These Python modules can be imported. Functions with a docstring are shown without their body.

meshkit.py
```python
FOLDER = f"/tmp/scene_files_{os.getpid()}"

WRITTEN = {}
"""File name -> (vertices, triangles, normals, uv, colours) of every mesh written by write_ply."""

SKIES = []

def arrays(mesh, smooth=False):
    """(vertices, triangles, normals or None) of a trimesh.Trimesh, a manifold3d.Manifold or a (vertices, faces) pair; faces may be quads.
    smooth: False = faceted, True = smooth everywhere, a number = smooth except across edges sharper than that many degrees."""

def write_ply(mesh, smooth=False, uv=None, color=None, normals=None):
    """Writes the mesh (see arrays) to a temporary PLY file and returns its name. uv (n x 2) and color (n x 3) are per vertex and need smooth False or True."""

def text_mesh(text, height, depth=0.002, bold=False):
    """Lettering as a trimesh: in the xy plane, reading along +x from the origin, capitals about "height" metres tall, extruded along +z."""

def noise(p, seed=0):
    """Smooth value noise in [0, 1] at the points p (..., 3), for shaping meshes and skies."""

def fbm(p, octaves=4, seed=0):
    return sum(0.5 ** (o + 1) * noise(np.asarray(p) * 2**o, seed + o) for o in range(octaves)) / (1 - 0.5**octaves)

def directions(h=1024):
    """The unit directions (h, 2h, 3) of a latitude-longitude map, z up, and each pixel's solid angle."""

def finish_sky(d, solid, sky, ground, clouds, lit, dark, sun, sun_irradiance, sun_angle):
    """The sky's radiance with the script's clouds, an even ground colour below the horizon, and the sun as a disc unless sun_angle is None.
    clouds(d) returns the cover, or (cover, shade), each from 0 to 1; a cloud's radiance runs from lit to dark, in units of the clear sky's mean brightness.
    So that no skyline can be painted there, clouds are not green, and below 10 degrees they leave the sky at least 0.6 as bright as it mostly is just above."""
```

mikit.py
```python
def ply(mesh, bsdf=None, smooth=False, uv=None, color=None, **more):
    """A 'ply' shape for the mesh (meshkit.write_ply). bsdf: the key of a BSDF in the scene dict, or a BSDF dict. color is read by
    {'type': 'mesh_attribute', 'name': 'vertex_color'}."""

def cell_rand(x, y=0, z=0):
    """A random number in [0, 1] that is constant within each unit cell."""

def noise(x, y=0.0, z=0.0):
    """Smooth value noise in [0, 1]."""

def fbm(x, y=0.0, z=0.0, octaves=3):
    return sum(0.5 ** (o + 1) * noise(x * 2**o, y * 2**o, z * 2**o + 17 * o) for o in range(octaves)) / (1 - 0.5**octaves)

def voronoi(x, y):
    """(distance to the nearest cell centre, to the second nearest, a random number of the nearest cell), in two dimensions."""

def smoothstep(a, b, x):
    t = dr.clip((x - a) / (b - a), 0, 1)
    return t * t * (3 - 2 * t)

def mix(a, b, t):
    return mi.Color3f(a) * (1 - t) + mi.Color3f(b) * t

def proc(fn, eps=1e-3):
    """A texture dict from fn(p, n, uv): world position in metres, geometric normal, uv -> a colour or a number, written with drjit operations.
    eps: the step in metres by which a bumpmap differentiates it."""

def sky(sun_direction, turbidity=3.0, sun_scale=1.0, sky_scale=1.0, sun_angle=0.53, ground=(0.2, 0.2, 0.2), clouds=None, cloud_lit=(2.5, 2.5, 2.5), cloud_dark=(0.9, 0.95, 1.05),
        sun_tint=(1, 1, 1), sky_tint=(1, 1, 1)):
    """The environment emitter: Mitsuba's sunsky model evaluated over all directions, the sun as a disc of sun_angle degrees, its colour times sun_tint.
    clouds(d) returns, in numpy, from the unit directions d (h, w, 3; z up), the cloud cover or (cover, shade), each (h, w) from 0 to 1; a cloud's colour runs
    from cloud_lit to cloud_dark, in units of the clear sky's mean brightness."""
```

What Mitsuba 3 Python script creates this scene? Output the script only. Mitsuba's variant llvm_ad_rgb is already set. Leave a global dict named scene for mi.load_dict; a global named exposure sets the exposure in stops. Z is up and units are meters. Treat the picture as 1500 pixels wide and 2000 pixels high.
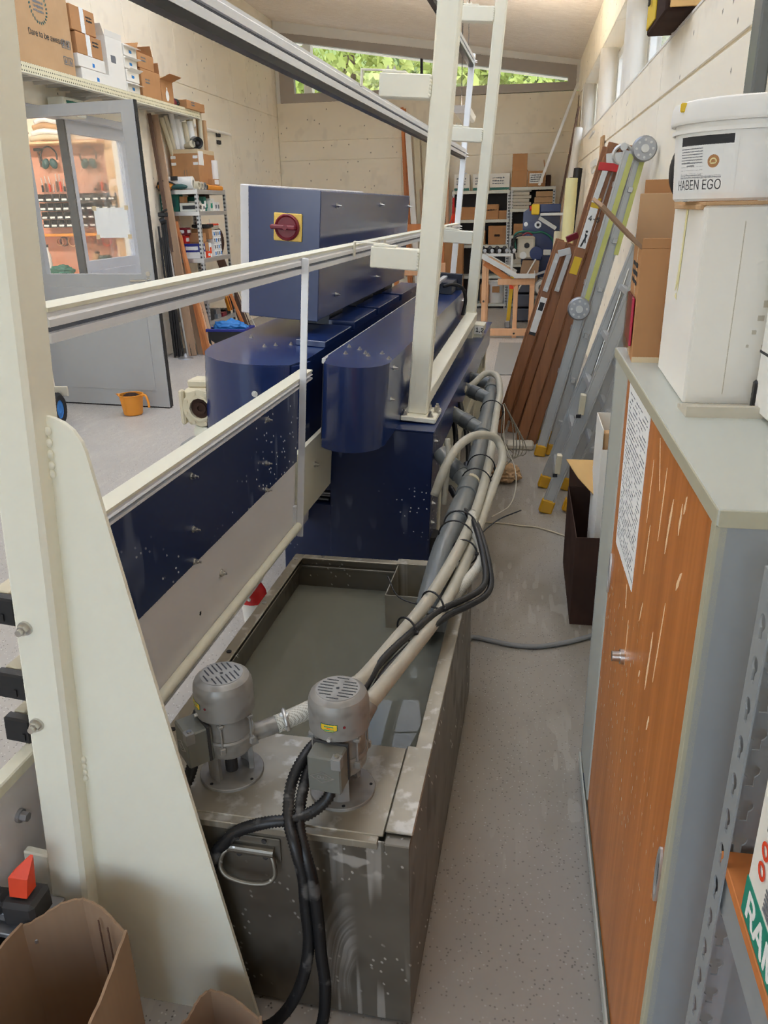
import math, random
import numpy as np
import trimesh
import drjit as dr
import mitsuba as mi
import manifold3d as m3
from shapely.geometry import Polygon, Point, box as sbox
from shapely import affinity
import meshkit, mikit
from mikit import proc, noise, fbm, voronoi, cell_rand, smoothstep, mix, ply

# ---------------------------------------------------------------- camera, sky, exposure
scene, labels = {}, {}
exposure = 4.08
TF = mi.ScalarTransform4f
scene['camera'] = {'type': 'perspective', 'fov': 52.53, 'fov_axis': 'x', 'near_clip': 0.02, 'far_clip': 500.0,
    'to_world': TF().look_at(origin=[0, 0, 1.6], target=[-0.16221, 0.91700, 1.23559], up=[-0.042236, 0.362511, 0.931022])}
def clouds(d):
    f = meshkit.fbm(np.stack([d[..., 0] * 2.2 / (d[..., 2] + .35), d[..., 1] * 2.2 / (d[..., 2] + .35), d[..., 2] * 0], -1) + 11.0, 5, 4)
    return np.clip((f - .46) / .16, 0, 1), np.clip((f - .55) / .3, 0, 1) * .5
scene['sky'] = mikit.sky((-0.30, -0.50, 0.86), turbidity=3.0, sun_scale=0.0, sky_scale=1.0, ground=(0.42, 0.41, 0.38), clouds=clouds, cloud_lit=(2.5, 2.45, 2.38), cloud_dark=(1.5, 1.5, 1.52), sky_tint=(1.05, 1.0, .92))

# ---------------------------------------------------------------- frames of the machine
YAW, TILT = math.radians(-1.918), 0.081
O = np.array([-0.87, 1.1, 0.0])
def frame(tilt, o=O, yaw=YAW):
    c, s = math.cos(yaw), math.sin(yaw)
    B = np.array([[c, -s, 0], [s, c, 0], [0, 0, 1.0]])
    R = B @ np.array([[math.cos(tilt), 0, math.sin(tilt)], [0, 1, 0], [-math.sin(tilt), 0, math.cos(tilt)]])
    M = np.eye(4); M[:3, :3] = R; M[:3, 3] = o
    return M
MT = frame(TILT)          # leaning glass frame
MK = frame(0.04)          # base cabinet, half the lean
MB = frame(0.0)           # upright parts of the machine
def tp(M, *p): return (M @ np.array([*p, 1.0]))[:3]
def xf(mesh, M):
    m = mesh.copy(); m.apply_transform(M); return m
def at(x=0, y=0, z=0, rz=0.0, rx=0.0, ry=0.0):
    M = trimesh.transformations.euler_matrix(math.radians(rx), math.radians(ry), math.radians(rz), 'sxyz')
    M[:3, 3] = (x, y, z); return M

# ---------------------------------------------------------------- entries
def numbered(k, used):
    if k not in used: return k
    i = 1
    while f'{k}_{i:03d}' in used: i += 1
    return f'{k}_{i:03d}'
TOPS = set()
ORD = ['first', 'second', 'third', 'fourth', 'fifth', 'sixth', 'seventh', 'eighth', 'ninth', 'tenth', 'eleventh', 'twelfth']
def thing(name, label, cat, group=None):
    k = numbered(name, TOPS); TOPS.add(k)
    labels[k] = {'label': label, 'category': cat}
    if group: labels[k]['group'] = group
    return k
PLYC = {}
def P(parent, name, mesh, mat, smooth=False, label=None, kind=None):
    k = numbered(parent + '__' + name, scene)
    scene[k] = ply(mesh, mat, smooth=smooth)
    d = {}
    if label: d['label'] = label
    if kind: d['kind'] = kind
    if d: labels[k] = d
    return k
def one(name, mesh, mat, label, cat, group=None, smooth=False, kind=None):
    k = thing(name, label, cat, group)
    scene[k] = ply(mesh, mat, smooth=smooth)
    if kind: labels[k]['kind'] = kind
    return k
def struct(name, mesh, mat, smooth=False):
    k = numbered(name, TOPS); TOPS.add(k)
    scene[k] = ply(mesh, mat, smooth=smooth)
    labels[k] = {'kind': 'structure'}
    return k
def struct_root(name):
    k = numbered(name, TOPS); TOPS.add(k); labels[k] = {'kind': 'structure'}; return k

# ---------------------------------------------------------------- meshes
def cat(*ms): return trimesh.util.concatenate([m for m in ms if m is not None])
def bx(x0, x1, y0, y1, z0, z1, b=0.002):
    x0, x1 = min(x0, x1), max(x0, x1); y0, y1 = min(y0, y1), max(y0, y1); z0, z1 = min(z0, z1), max(z0, z1)
    b = min(b, (x1 - x0) * .3, (y1 - y0) * .3, (z1 - z0) * .3)
    if b <= 0: 
        m = trimesh.creation.box(extents=(x1 - x0, y1 - y0, z1 - z0)); m.apply_translation(((x0 + x1) / 2, (y0 + y1) / 2, (z0 + z1) / 2)); return m
    pts = []
    for X, sx in ((x0, 1), (x1, -1)):
        for Y, sy in ((y0, 1), (y1, -1)):
            for Z, sz in ((z0, 1), (z1, -1)):
                pts += [(X, Y + sy * b, Z + sz * b), (X + sx * b, Y, Z + sz * b), (X + sx * b, Y + sy * b, Z)]
    return trimesh.convex.convex_hull(np.array(pts))
def hull(pts): return trimesh.convex.convex_hull(np.array(pts, float))
def unit(v): v = np.asarray(v, float); return v / (np.linalg.norm(v) + 1e-12)
def bar(p0, p1, w, h, up=(0, 0, 1), b=0.002):
    """a bar from p0 to p1, w wide (across) and h high (along up)."""
    p0, p1 = np.asarray(p0, float), np.asarray(p1, float)
    L = np.linalg.norm(p1 - p0); f = unit(p1 - p0); s = unit(np.cross(f, up)); u = np.cross(s, f)
    m = bx(-w / 2, w / 2, 0, L, -h / 2, h / 2, b)
    M = np.eye(4); M[:3, 0], M[:3, 1], M[:3, 2], M[:3, 3] = s, f, u, p0
    return xf(m, M)
def prism(poly, h, M=None):
    """polygon (list or shapely) in xy, extruded along z by h, then M."""
    if not hasattr(poly, 'geom_type'): poly = Polygon(poly)
    g = [poly] if poly.geom_type == 'Polygon' else list(poly.geoms)
    m = cat(*[trimesh.creation.extrude_polygon(q, h, engine='earcut') for q in g])
    return m if M is None else xf(m, M)
def axes(o, u, v):
    """matrix whose x axis is u, y axis v, z axis u x v, at o."""
    u = unit(u); w = unit(np.cross(u, v)); v = np.cross(w, u)
    M = np.eye(4); M[:3, 0], M[:3, 1], M[:3, 2], M[:3, 3] = u, v, w, o
    return M
def lathe(prof, n=32, M=None):
    m = trimesh.creation.revolve(np.array(prof, float), sections=n)
    m.fix_normals()
    return m if M is None else xf(m, M)
def cyl(p0, p1, r, n=16, r1=None):
    p0, p1 = np.asarray(p0, float), np.asarray(p1, float); r1 = r if r1 is None else r1
    d = unit(p1 - p0); a = unit(np.cross(d, (0, 0, 1) if abs(d[2]) < .9 else (1, 0, 0))); c = np.cross(d, a)
    t = np.linspace(0, 2 * np.pi, n, endpoint=False)
    ring = np.outer(np.cos(t), a) + np.outer(np.sin(t), c)
    return hull(np.vstack([p0 + ring * r, p1 + ring * r1]))
def spline(pts, k=8):
    pts = np.asarray(pts, float)
    if len(pts) < 3: return pts
    e = np.vstack([2 * pts[0] - pts[1], pts, 2 * pts[-1] - pts[-2]]); out = []
    for i in range(1, len(e) - 2):
        p0, p1, p2, p3 = e[i - 1:i + 3]
        for t in np.linspace(0, 1, k, endpoint=False):
            out.append(.5 * (2 * p1 + (p2 - p0) * t + (2 * p0 - 5 * p1 + 4 * p2 - p3) * t * t + (3 * p1 - p0 - 3 * p2 + p3) * t ** 3))
    return np.vstack([out, pts[-1:]])
def tube(pts, r, n=12, k=8, smooth=True, cap=True, ribs=0.0, rib_amp=0.0, inner=None):
    """a tube along points; ribs = spacing of corrugations in metres."""
    q = spline(pts, k) if smooth else np.asarray(pts, float)
    if ribs:
        L = np.r_[0, np.cumsum(np.linalg.norm(np.diff(q, axis=0), axis=1))]
        s = np.arange(0, L[-1], ribs / 2); q = np.stack([np.interp(s, L, q[:, i]) for i in range(3)], 1)
    t = np.gradient(q, axis=0); t /= np.linalg.norm(t, axis=1, keepdims=True) + 1e-12
    a = unit(np.cross(t[0], (0.1, 0.2, 1) if abs(t[0][2]) < .9 else (1, 0, 0))); V, F = [], []
    th = np.linspace(0, 2 * np.pi, n, endpoint=False)
    for i in range(len(q)):
        a = unit(a - t[i] * (a @ t[i])); c = np.cross(t[i], a)
        rr = r if np.isscalar(r) else r[min(i, len(r) - 1)]
        if ribs: rr = rr + (rib_amp if i % 2 else 0)
        V.append(q[i] + rr * (np.outer(np.cos(th), a) + np.outer(np.sin(th), c)))
    V = np.vstack(V); m = len(q)
    for i in range(m - 1):
        for j in range(n):
            A, B, C, D = i * n + j, i * n + (j + 1) % n, (i + 1) * n + (j + 1) % n, (i + 1) * n + j
            F += [(A, B, C), (A, C, D)]
    if cap:
        V = np.vstack([V, q[0], q[-1]]); c0, c1 = len(V) - 2, len(V) - 1
        for j in range(n):
            F += [(c0, (j + 1) % n, j), (c1, (m - 1) * n + j, (m - 1) * n + (j + 1) % n)]
    return trimesh.Trimesh(V, F, process=False)
def ring(c, nrm, R, r, n=20, k=8):
    d = unit(nrm); a = unit(np.cross(d, (0, 0, 1) if abs(d[2]) < .9 else (1, 0, 0))); b = np.cross(d, a)
    t = np.linspace(0, 2 * np.pi, n + 1)
    return tube(np.asarray(c) + R * (np.outer(np.cos(t), a) + np.outer(np.sin(t), b)), r, k, smooth=False, cap=False)
def ball(c, r, s=(1, 1, 1), sub=2):
    m = trimesh.creation.icosphere(subdivisions=sub, radius=r); m.apply_scale(s); m.apply_translation(c); return m
def text(parent, s, h, o, u, v, mat, name='lettering', depth=0.0006, bold=False, width=None, label=None):
    m = meshkit.text_mesh(s, h, depth, bold)
    if width: 
        e = m.bounds[1][0] - m.bounds[0][0]; m.apply_scale((width / e, 1, 1))
    return P(parent, name, xf(m, axes(o, u, v)), mat, label=label)
def bolt(parent, c, d, r=0.008, l=0.012, mat='m_steel_bright', name='bolt'):
    """hex nut and stud sticking out along d from c."""
    c = np.asarray(c, float); d = unit(d)
    return P(parent, name, cat(cyl(c, c + d * l * .25, r * 1.5, 12), cyl(c, c + d * l, r, 6), cyl(c, c + d * l * 1.7, r * .5, 8)), mat)
def wavy(x0, x1, y0, y1, n, m, f):
    """a sheet of z = f(x, y) over a grid (top surface only)."""
    X, Y = np.meshgrid(np.linspace(x0, x1, n), np.linspace(y0, y1, m), indexing='ij')
    V = np.stack([X, Y, f(X, Y)], -1).reshape(-1, 3); F = []
    for i in range(n - 1):
        for j in range(m - 1):
            a = i * m + j; F += [(a, a + m, a + m + 1), (a, a + m + 1, a + 1)]
    return trimesh.Trimesh(V, F, process=False)
def scribble(parent, o, u, v, w, h, lines, mat='m_ink_soft', seed=1, name='print'):
    """rows of illegible strokes in the plane u, v at o."""
    r = random.Random(seed); q = []
    for i in range(lines):
        x = 0; y = h - (i + .5) * h / lines; s = h / lines * .32
        while x < w:
            l = min(r.uniform(.06, .22) * w, w - x); q.append(bx(x, x + l, y - s * r.uniform(.5, 1), y + s * r.uniform(.5, 1), 0, .0006, 0)); x += l + r.uniform(.02, .06) * w
    return P(parent, name, xf(cat(*q), axes(o, u, v)), mat)
# ---------------------------------------------------------------- cartons
def carton(label, o, size, rz=0.0, mat='m_card', group=None, flaps=(), tape=None, name='cardboard_box', cat_='box', M=None, open_=None, wall=.005):
    """o: lower corner (local origin); size (w along local x, d along y, h). flaps: (side, angle deg from upright outwards, length). returns key, matrix."""
    w, d, h = size
    M = at(*o, rz=rz) if M is None else M
    t = thing(name, label, cat_, group)
    if flaps or open_:
        body = cat(bx(0, w, 0, wall, 0, h, .001), bx(0, w, d - wall, d, 0, h, .001), bx(0, wall, wall, d - wall, 0, h, .001), bx(w - wall, w, wall, d - wall, 0, h, .001), bx(wall, w - wall, wall, d - wall, .002, wall + .002, .001))
    else: body = bx(0, w, 0, d, 0, h, .004)
    P(t, 'body', xf(body, M), mat)
    for s, a, l in flaps:
        ln = w if s in 'fb' else d
        f = bx(.003, ln - .003, -wall / 2, wall / 2, 0, l, .001)
        f = xf(f, at(0, 0, 0, rx=a))          # leaning outwards (towards -y) by a
        T_ = {'f': at(0, wall / 2, h), 'b': at(w, d - wall / 2, h, rz=180), 'l': at(wall / 2, d, h, rz=-90), 'r': at(w - wall / 2, 0, h, rz=90)}[s]
        P(t, 'flap', xf(f, M @ T_), mat)
    if tape == 'x': P(t, 'tape', xf(cat(bx(-.0008, w + .0008, d * .42, d * .58, h - .06, h + .0008, 0)), M), 'm_tape')
    if tape == 'y': P(t, 'tape', xf(cat(bx(w * .42, w * .58, -.0008, d + .0008, h - .06, h + .0008, 0)), M), 'm_tape')
    if tape == 'front': P(t, 'tape', xf(bx(w * .42, w * .56, -.001, d * .5, 0.0, h + .001, 0), M), 'm_tape')
    return t, M
def on(M, o, u=(1, 0, 0), v=(0, 0, 1)):
    R = M[:3, :3]; return (tp(M, *o), R @ np.array(u, float), R @ np.array(v, float))
def label_on(t, M, x0, x1, z0, z1, mat='m_paper', y=-.001, name='label'):
    P(t, name, xf(bx(x0, x1, y, y + .002, z0, z1, 0), M), mat)

def lean(name, label, cat_, b, tpt, w, th, mat, grp=None, ang=0):
    return one(name, bar(b, tpt, w, th, up=(math.sin(ang), -math.cos(ang), 0)), mat, label, cat_, grp)
# ---------------------------------------------------------------- materials
def lin(c):
    c = np.asarray(c, float) / 255
    return np.where(c <= .04045, c / 12.92, ((c + .055) / 1.055) ** 2.4).tolist()
def pr(name, col, rough=.5, spec=.5, metal=0.0, coat=0.0, two=True, bump=None, bscale=1.0, **kw):
    b = {'type': 'principled', 'base_color': col if isinstance(col, dict) else {'type': 'rgb', 'value': col},
         'roughness': rough, 'specular': spec, 'metallic': metal}
    if coat: b['clearcoat'] = coat; b['clearcoat_gloss'] = 0.9
    b.update(kw)
    if bump is not None: b = {'type': 'bumpmap', 'arbitrary': bump, 'scale': bscale, 'bsdf': b}
    scene[name] = {'type': 'twosided', 'bsdf': b} if two else b
    return name
def C(name, rgb255, rough=.5, **kw): return pr('m_' + name, lin(rgb255), rough, **kw)

def f_wall(p, n, uv):
    u, v = p.x + p.y, p.z
    c = mix((0.88, 0.81, 0.67), (0.81, 0.735, 0.59), fbm(u * 1.3, v * 1.3, 0, 4))
    c = mix(c, (0.70, 0.635, 0.52), .4 * smoothstep(.62, .8, fbm(u * 6, v * 5, 3.0, 3)))
    d, d2, w = voronoi(u * 7.5, v * 7.5)
    return mix(c, (0.28, 0.24, 0.19), smoothstep(.11, .04, d) * smoothstep(.80, .82, w) * smoothstep(.42, .55, fbm(u * .9, v * .9, 7.0, 2)))
pr('m_wall', proc(f_wall), .75, spec=.3)
def f_ceil(p, n, uv):
    a = noise(p.x * 9 + 2 * p.y, p.y * 110); b = noise(p.x * 30 - p.y * 9, p.y * 160 + p.x * 22); c = fbm(p.x * 5, p.y * 5, 0, 3)
    c2 = noise(p.x * 16, p.y * 60, 5.0)
    return mix((0.66, 0.58, 0.50), (0.92, 0.86, 0.78), .38 * a + .27 * b + .15 * c + .2 * c2)
pr('m_ceiling', proc(f_ceil), .9, spec=.1, bump=proc(lambda p, n, uv: noise(p.x * 9 + 2 * p.y, p.y * 110) + noise(p.x * 30 - p.y * 9, p.y * 160), 2e-3), bscale=.004)
def f_floor(p, n, uv):
    c = mix((0.385, 0.36, 0.335), (0.33, 0.308, 0.283), fbm(p.x * 1.6, p.y * 1.1, 0, 4))
    d, _, w = voronoi(p.x * 105, p.y * 105)
    c = mix(c, (0.13, 0.12, 0.11), smoothstep(.30, .16, d) * smoothstep(.86, .88, w))
    c = mix(c, (0.52, 0.51, 0.48), smoothstep(.30, .16, d) * smoothstep(.10, .08, w))
    aisle = smoothstep(-.5, -.12, p.x) * smoothstep(9.0, 5.5, p.y)      # trodden dirt in the aisle beside the tank
    st = smoothstep(.45, .75, fbm(p.x * 3.5, p.y * 1.6, 4.0, 4))
    c = mix(c, (0.205, 0.178, 0.130), aisle * (.5 + .4 * st))
    sc = smoothstep(.66, .74, noise(p.x * 55, p.y * 10, 2.0)) * smoothstep(.5, .62, fbm(p.x * 2.2, p.y * 1.6, 9.0, 2))
    return mix(c, (0.44, 0.42, 0.37), .3 * sc)
pr('m_floor', proc(f_floor), proc(lambda p, n, uv: .30 + .25 * fbm(p.x * 4, p.y * 3, 1.0, 3)), spec=.45)
def specks(base, scale, thr, seed=0.0):
    def f(p, n, uv):
        d, _, w = voronoi((p.x + .7 * p.y) * scale + seed, (p.z + .31 * p.y) * scale)
        k = smoothstep(.22, .10, d) * smoothstep(thr, thr + .02, w) * smoothstep(.40, .6, fbm(p.x * 4 + p.y * 3, p.z * 5, seed, 2))
        s = smoothstep(.70, .86, noise((p.x + p.y) * 30, p.z * 9, 3.0)) * smoothstep(.5, .7, fbm(p.x * 5 + p.y * 5, p.z * 4, 8.0, 2))
        return mix(mix(base, (0.17, 0.20, 0.27), .3 * s), (0.62, 0.64, 0.66), k)
    return f
BLUE = (0.0055, 0.0150, 0.064)
pr('m_blue', lin((19, 38, 84)), .18, spec=.6, coat=.5)
pr('m_blue_dirty', proc(specks(BLUE, 55, .80)), .33, spec=.5)
pr('m_blue_dark', lin((18, 24, 44)), .4)
C('cream', (226, 223, 206), .34, spec=.5)
C('cream_old', (206, 203, 184), .5)
C('white_sheet', (206, 203, 203), .4)
pr('m_alu', (0.74, 0.745, 0.77), .36, metal=.35)
pr('m_alu_dark', (0.42, 0.42, 0.43), .42, metal=.8)
pr('m_alu_old', (0.50, 0.50, 0.49), .40, metal=.6)
C('groove', (92, 96, 108), .5)
pr('m_steel_bright', (0.62, 0.60, 0.56), .25, metal=1.0)
pr('m_zinc', (0.66, 0.65, 0.62), .42, metal=.75)
def f_tank(p, n, uv):
    c = mix((0.24, 0.22, 0.185), (0.145, 0.128, 0.102), fbm(p.x * 9, p.y * 7, p.z * 9, 4))
    c = mix(c, (0.11, 0.092, 0.07), .7 * smoothstep(.55, .75, fbm(p.x * 14, p.y * 14, p.z * 6 + 4, 3)))
    d, _, w = voronoi(p.x * 85 + p.z * 21, p.y * 85 + p.z * 66)
    c = mix(c, (0.75, 0.73, 0.69), .7 * smoothstep(.30, .15, d) * smoothstep(.86, .9, w) * smoothstep(.45, .6, fbm(p.x * 7, p.y * 7, p.z * 7, 2)))
    # dried wiping arcs on the front sheet
    front = smoothstep(1.125, 1.118, p.y) * smoothstep(-.43, -.37, p.x)
    ex, ez = (p.x + .262) * 9.0, (p.z - .07) * 3.0
    r = dr.sqrt(ex * ex + ez * ez) + .22 * fbm(p.x * 11, p.z * 9, 0, 3)
    band = (.15 + .85 * noise(r * 42, 2.0, 0)) * smoothstep(.30, .42, r) * smoothstep(1.22, .92, r) * smoothstep(.03, .10, p.z) * (.45 + .55 * smoothstep(.3, .6, fbm(p.x * 7, p.z * 5, 2.0, 3)))
    side = smoothstep(.06, -.20, ex + .3 * noise(p.z * 9, 4.0)) * .95
    drip = smoothstep(.62, .85, noise(p.x * 95, p.z * 4.5, 6.0)) * smoothstep(.30, .10, dr.abs(p.x + .265)) * smoothstep(.45, .7, noise(p.x * 9, p.z * 3, 1.0))
    smear = smoothstep(.58, .72, fbm(p.x * 22, p.z * 30, 3.0, 3)) * smoothstep(.38, .43, p.z) * smoothstep(-.36, -.31, p.x)
    return mix(c, (0.74, 0.71, 0.66), dr.clip(front * (band * 1.05 * side + .55 * drip + .6 * smear), 0, .85))
pr('m_tank', proc(f_tank), proc(lambda p, n, uv: .26 + .28 * fbm(p.x * 10, p.y * 10, p.z * 10, 3)), metal=.82, spec=.5)
def f_rim(p, n, uv):
    c = mix((0.42, 0.375, 0.295), (0.27, 0.24, 0.185), fbm(p.x * 16, p.y * 16, p.z * 16, 3))
    return mix(c, (0.72, 0.70, 0.66), smoothstep(.55, .8, fbm(p.x * 38, p.y * 38, 3.0, 4)) * .45)
pr('m_rim', proc(f_rim), .40, metal=.72)
scene['m_water'] = {'type': 'plastic', 'int_ior': 1.33, 'diffuse_reflectance': proc(lambda p, n, uv: mix((0.128, 0.132, 0.108), (0.165, 0.166, 0.136), fbm(p.x * 2.2, p.y * 2.6, 0, 3)))}
def f_pump(p, n, uv):
    return mix((0.27, 0.258, 0.238), (0.19, 0.178, 0.16), .8 * smoothstep(.45, .7, fbm(p.x * 26, p.y * 26, p.z * 26, 3)))
pr('m_pump', proc(f_pump), .38, spec=.5, metal=.25)
C('pump_box', (112, 113, 106), .42, metal=.2)
C('pvc', (104, 108, 108), .28, spec=.55)
C('pvc_dark', (78, 82, 84), .3)
pr('m_hose', proc(lambda p, n, uv: mix((0.46, 0.43, 0.35), (0.35, 0.325, 0.26), fbm(p.x * 30, p.y * 14, p.z * 30, 3))), .38, spec=.5)
def f_braid(p, n, uv):
    a = dr.sin(p.x * 900 + p.y * 700 + p.z * 500); b = dr.sin(p.x * 900 - p.y * 700 + p.z * 650)
    return mix((0.56, 0.54, 0.47), (0.30, 0.28, 0.23), smoothstep(-.1, .6, a * b))
pr('m_braid', proc(f_braid), .45)
pr('m_corrugated', proc(lambda p, n, uv: mix((0.010, 0.010, 0.011), (0.11, 0.105, 0.10), .7 * smoothstep(.58, .75, fbm(p.x * 40, p.y * 40, p.z * 22, 3)))), .42)
C('black', (22, 22, 24), .45)
C('rubber', (30, 30, 31), .7)
C('dark', (48, 46, 46), .6)
C('dark_red', (112, 28, 40), .4)
C('yellow_plate', (226, 190, 92), .5)
C('red', (190, 34, 34), .4)
C('orange_red', (222, 70, 36), .45)
C('yellow', (216, 180, 40), .5)
C('amber', (196, 146, 26), .3, spec=.6)
C('orange', (216, 138, 44), .45)
C('green', (30, 132, 108), .5)
C('dark_green', (24, 92, 78), .5)
C('navy', (24, 34, 118), .45)
C('teal_dark', (34, 74, 72), .5)
C('lime', (190, 192, 110), .5)
C('skyblue', (50, 120, 190), .5)
C('violet_red', (190, 40, 74), .35)
C('paper', (228, 228, 224), .7)
C('ink', (38, 40, 44), .6)
C('ink_soft', (110, 112, 116), .7)
C('pale_yellow', (222, 214, 160), .6)
C('door_grey', (164, 164, 163), .4)
C('door_light', (176, 180, 190), .4)
C('frame_grey', (168, 160, 152), .45)
C('white', (228, 226, 220), .45)
C('white_card', (226, 222, 212), .7, spec=.2)
C('soffit', (232, 226, 214), .6)
C('grey', (128, 128, 126), .5)
C('shelf_white', (206, 206, 192), .45)
C('cab_grey', (178, 180, 170), .42)
C('cab_side', (140, 144, 146), .42)
C('cab_edge', (168, 164, 142), .5)
C('beige', (196, 186, 160), .6)
C('putty', (186, 178, 160), .5)
def card(name, a, b, seed):
    def f(p, n, uv):
        c = mix(lin(a), lin(b), fbm(p.x * 6 + seed, p.y * 6, p.z * 6, 4))
        return mix(c, lin(b), .25 * noise(p.x * 160 + p.y * 160, p.z * 6, seed))
    pr(name, proc(f), .8, spec=.15)
card('m_card', (186, 140, 98), (170, 124, 84), 0.0)
card('m_card_pale', (196, 162, 124), (180, 144, 106), 5.0)
card('m_card_dark', (158, 132, 108), (138, 112, 90), 9.0)
card('m_card_brown', (74, 52, 42), (44, 32, 28), 13.0)
card('m_card_tan', (216, 178, 120), (204, 164, 108), 17.0)
C('tape', (206, 186, 150), .35)
C('tape_brown', (164, 118, 74), .3)
def wood(name, a, b, axis, k=60, lo=2.0, rough=.5, **kw):
    def f(p, n, uv):
        q = [p.x, p.y, p.z]; s = [lo if i == axis else k for i in range(3)]
        g = fbm(q[0] * s[0], q[1] * s[1], q[2] * s[2], 3); r = noise(q[0] * s[0] * .3, q[1] * s[1] * .3, q[2] * s[2] * .3)
        return mix(lin(a), lin(b), .6 * g + .4 * r)
    pr(name, proc(f), rough, **kw)
wood('m_ladder_wood', (156, 104, 66), (116, 74, 46), 2, 90, 4, .42)
wood('m_wood_pale', (222, 176, 136), (200, 148, 108), 2, 60, 3, .6)
wood('m_wood_board', (190, 158, 128), (160, 128, 102), 2, 50, 2, .6)
wood('m_wood_orange', (206, 130, 70), (180, 104, 52), 2, 60, 3, .5)
wood('m_wood_dark', (110, 82, 66), (82, 60, 50), 2, 60, 3, .5)
wood('m_ply', (226, 190, 146), (208, 168, 122), 1, 40, 3, .6)
def f_cab(p, n, uv):
    g = fbm(p.y * 85, p.z * 3.0, 0, 3); r = noise(p.y * 22, p.z * 1.3, 4.0)
    c = mix(lin((200, 126, 62)), lin((166, 96, 42)), .55 * g + .45 * r)
    d, _, w = voronoi(p.y * 55, p.z * 34)
    k = smoothstep(.2, .1, d) * smoothstep(.78, .8, w) * smoothstep(1.30, 1.55, p.y + .5 * noise(p.y * 6, p.z * 6, 1.0)) * smoothstep(.95, .7, p.z) * smoothstep(.35, .5, p.z)
    return mix(c, (0.70, 0.58, 0.42), k)
pr('m_cab_wood', proc(f_cab), .36, spec=.5)
C('scar', (226, 192, 150), .7)
scene['m_pane'] = {'type': 'thindielectric', 'int_ior': 1.5}
scene['m_pane_plastic'] = {'type': 'thindielectric', 'int_ior': 1.25}
C('peg', (206, 148, 120), .7)
def dots(base, hole, step, rad, kx, ky):
    """punched steel: dark round holes on a square raster of the given step."""
    def f(p, n, uv):
        u, v = kx(p) / step, ky(p) / step
        u, v = u - dr.floor(u) - .5, v - dr.floor(v) - .5
        return mix(base, hole, smoothstep(rad + .06, rad - .06, dr.sqrt(u * u + v * v)))
    return f
pr('m_punched', proc(dots(lin((216, 208, 176)), (0.05, 0.045, 0.03), .030, .20, lambda p: p.y, lambda p: p.z + .012)), .5)
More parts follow.
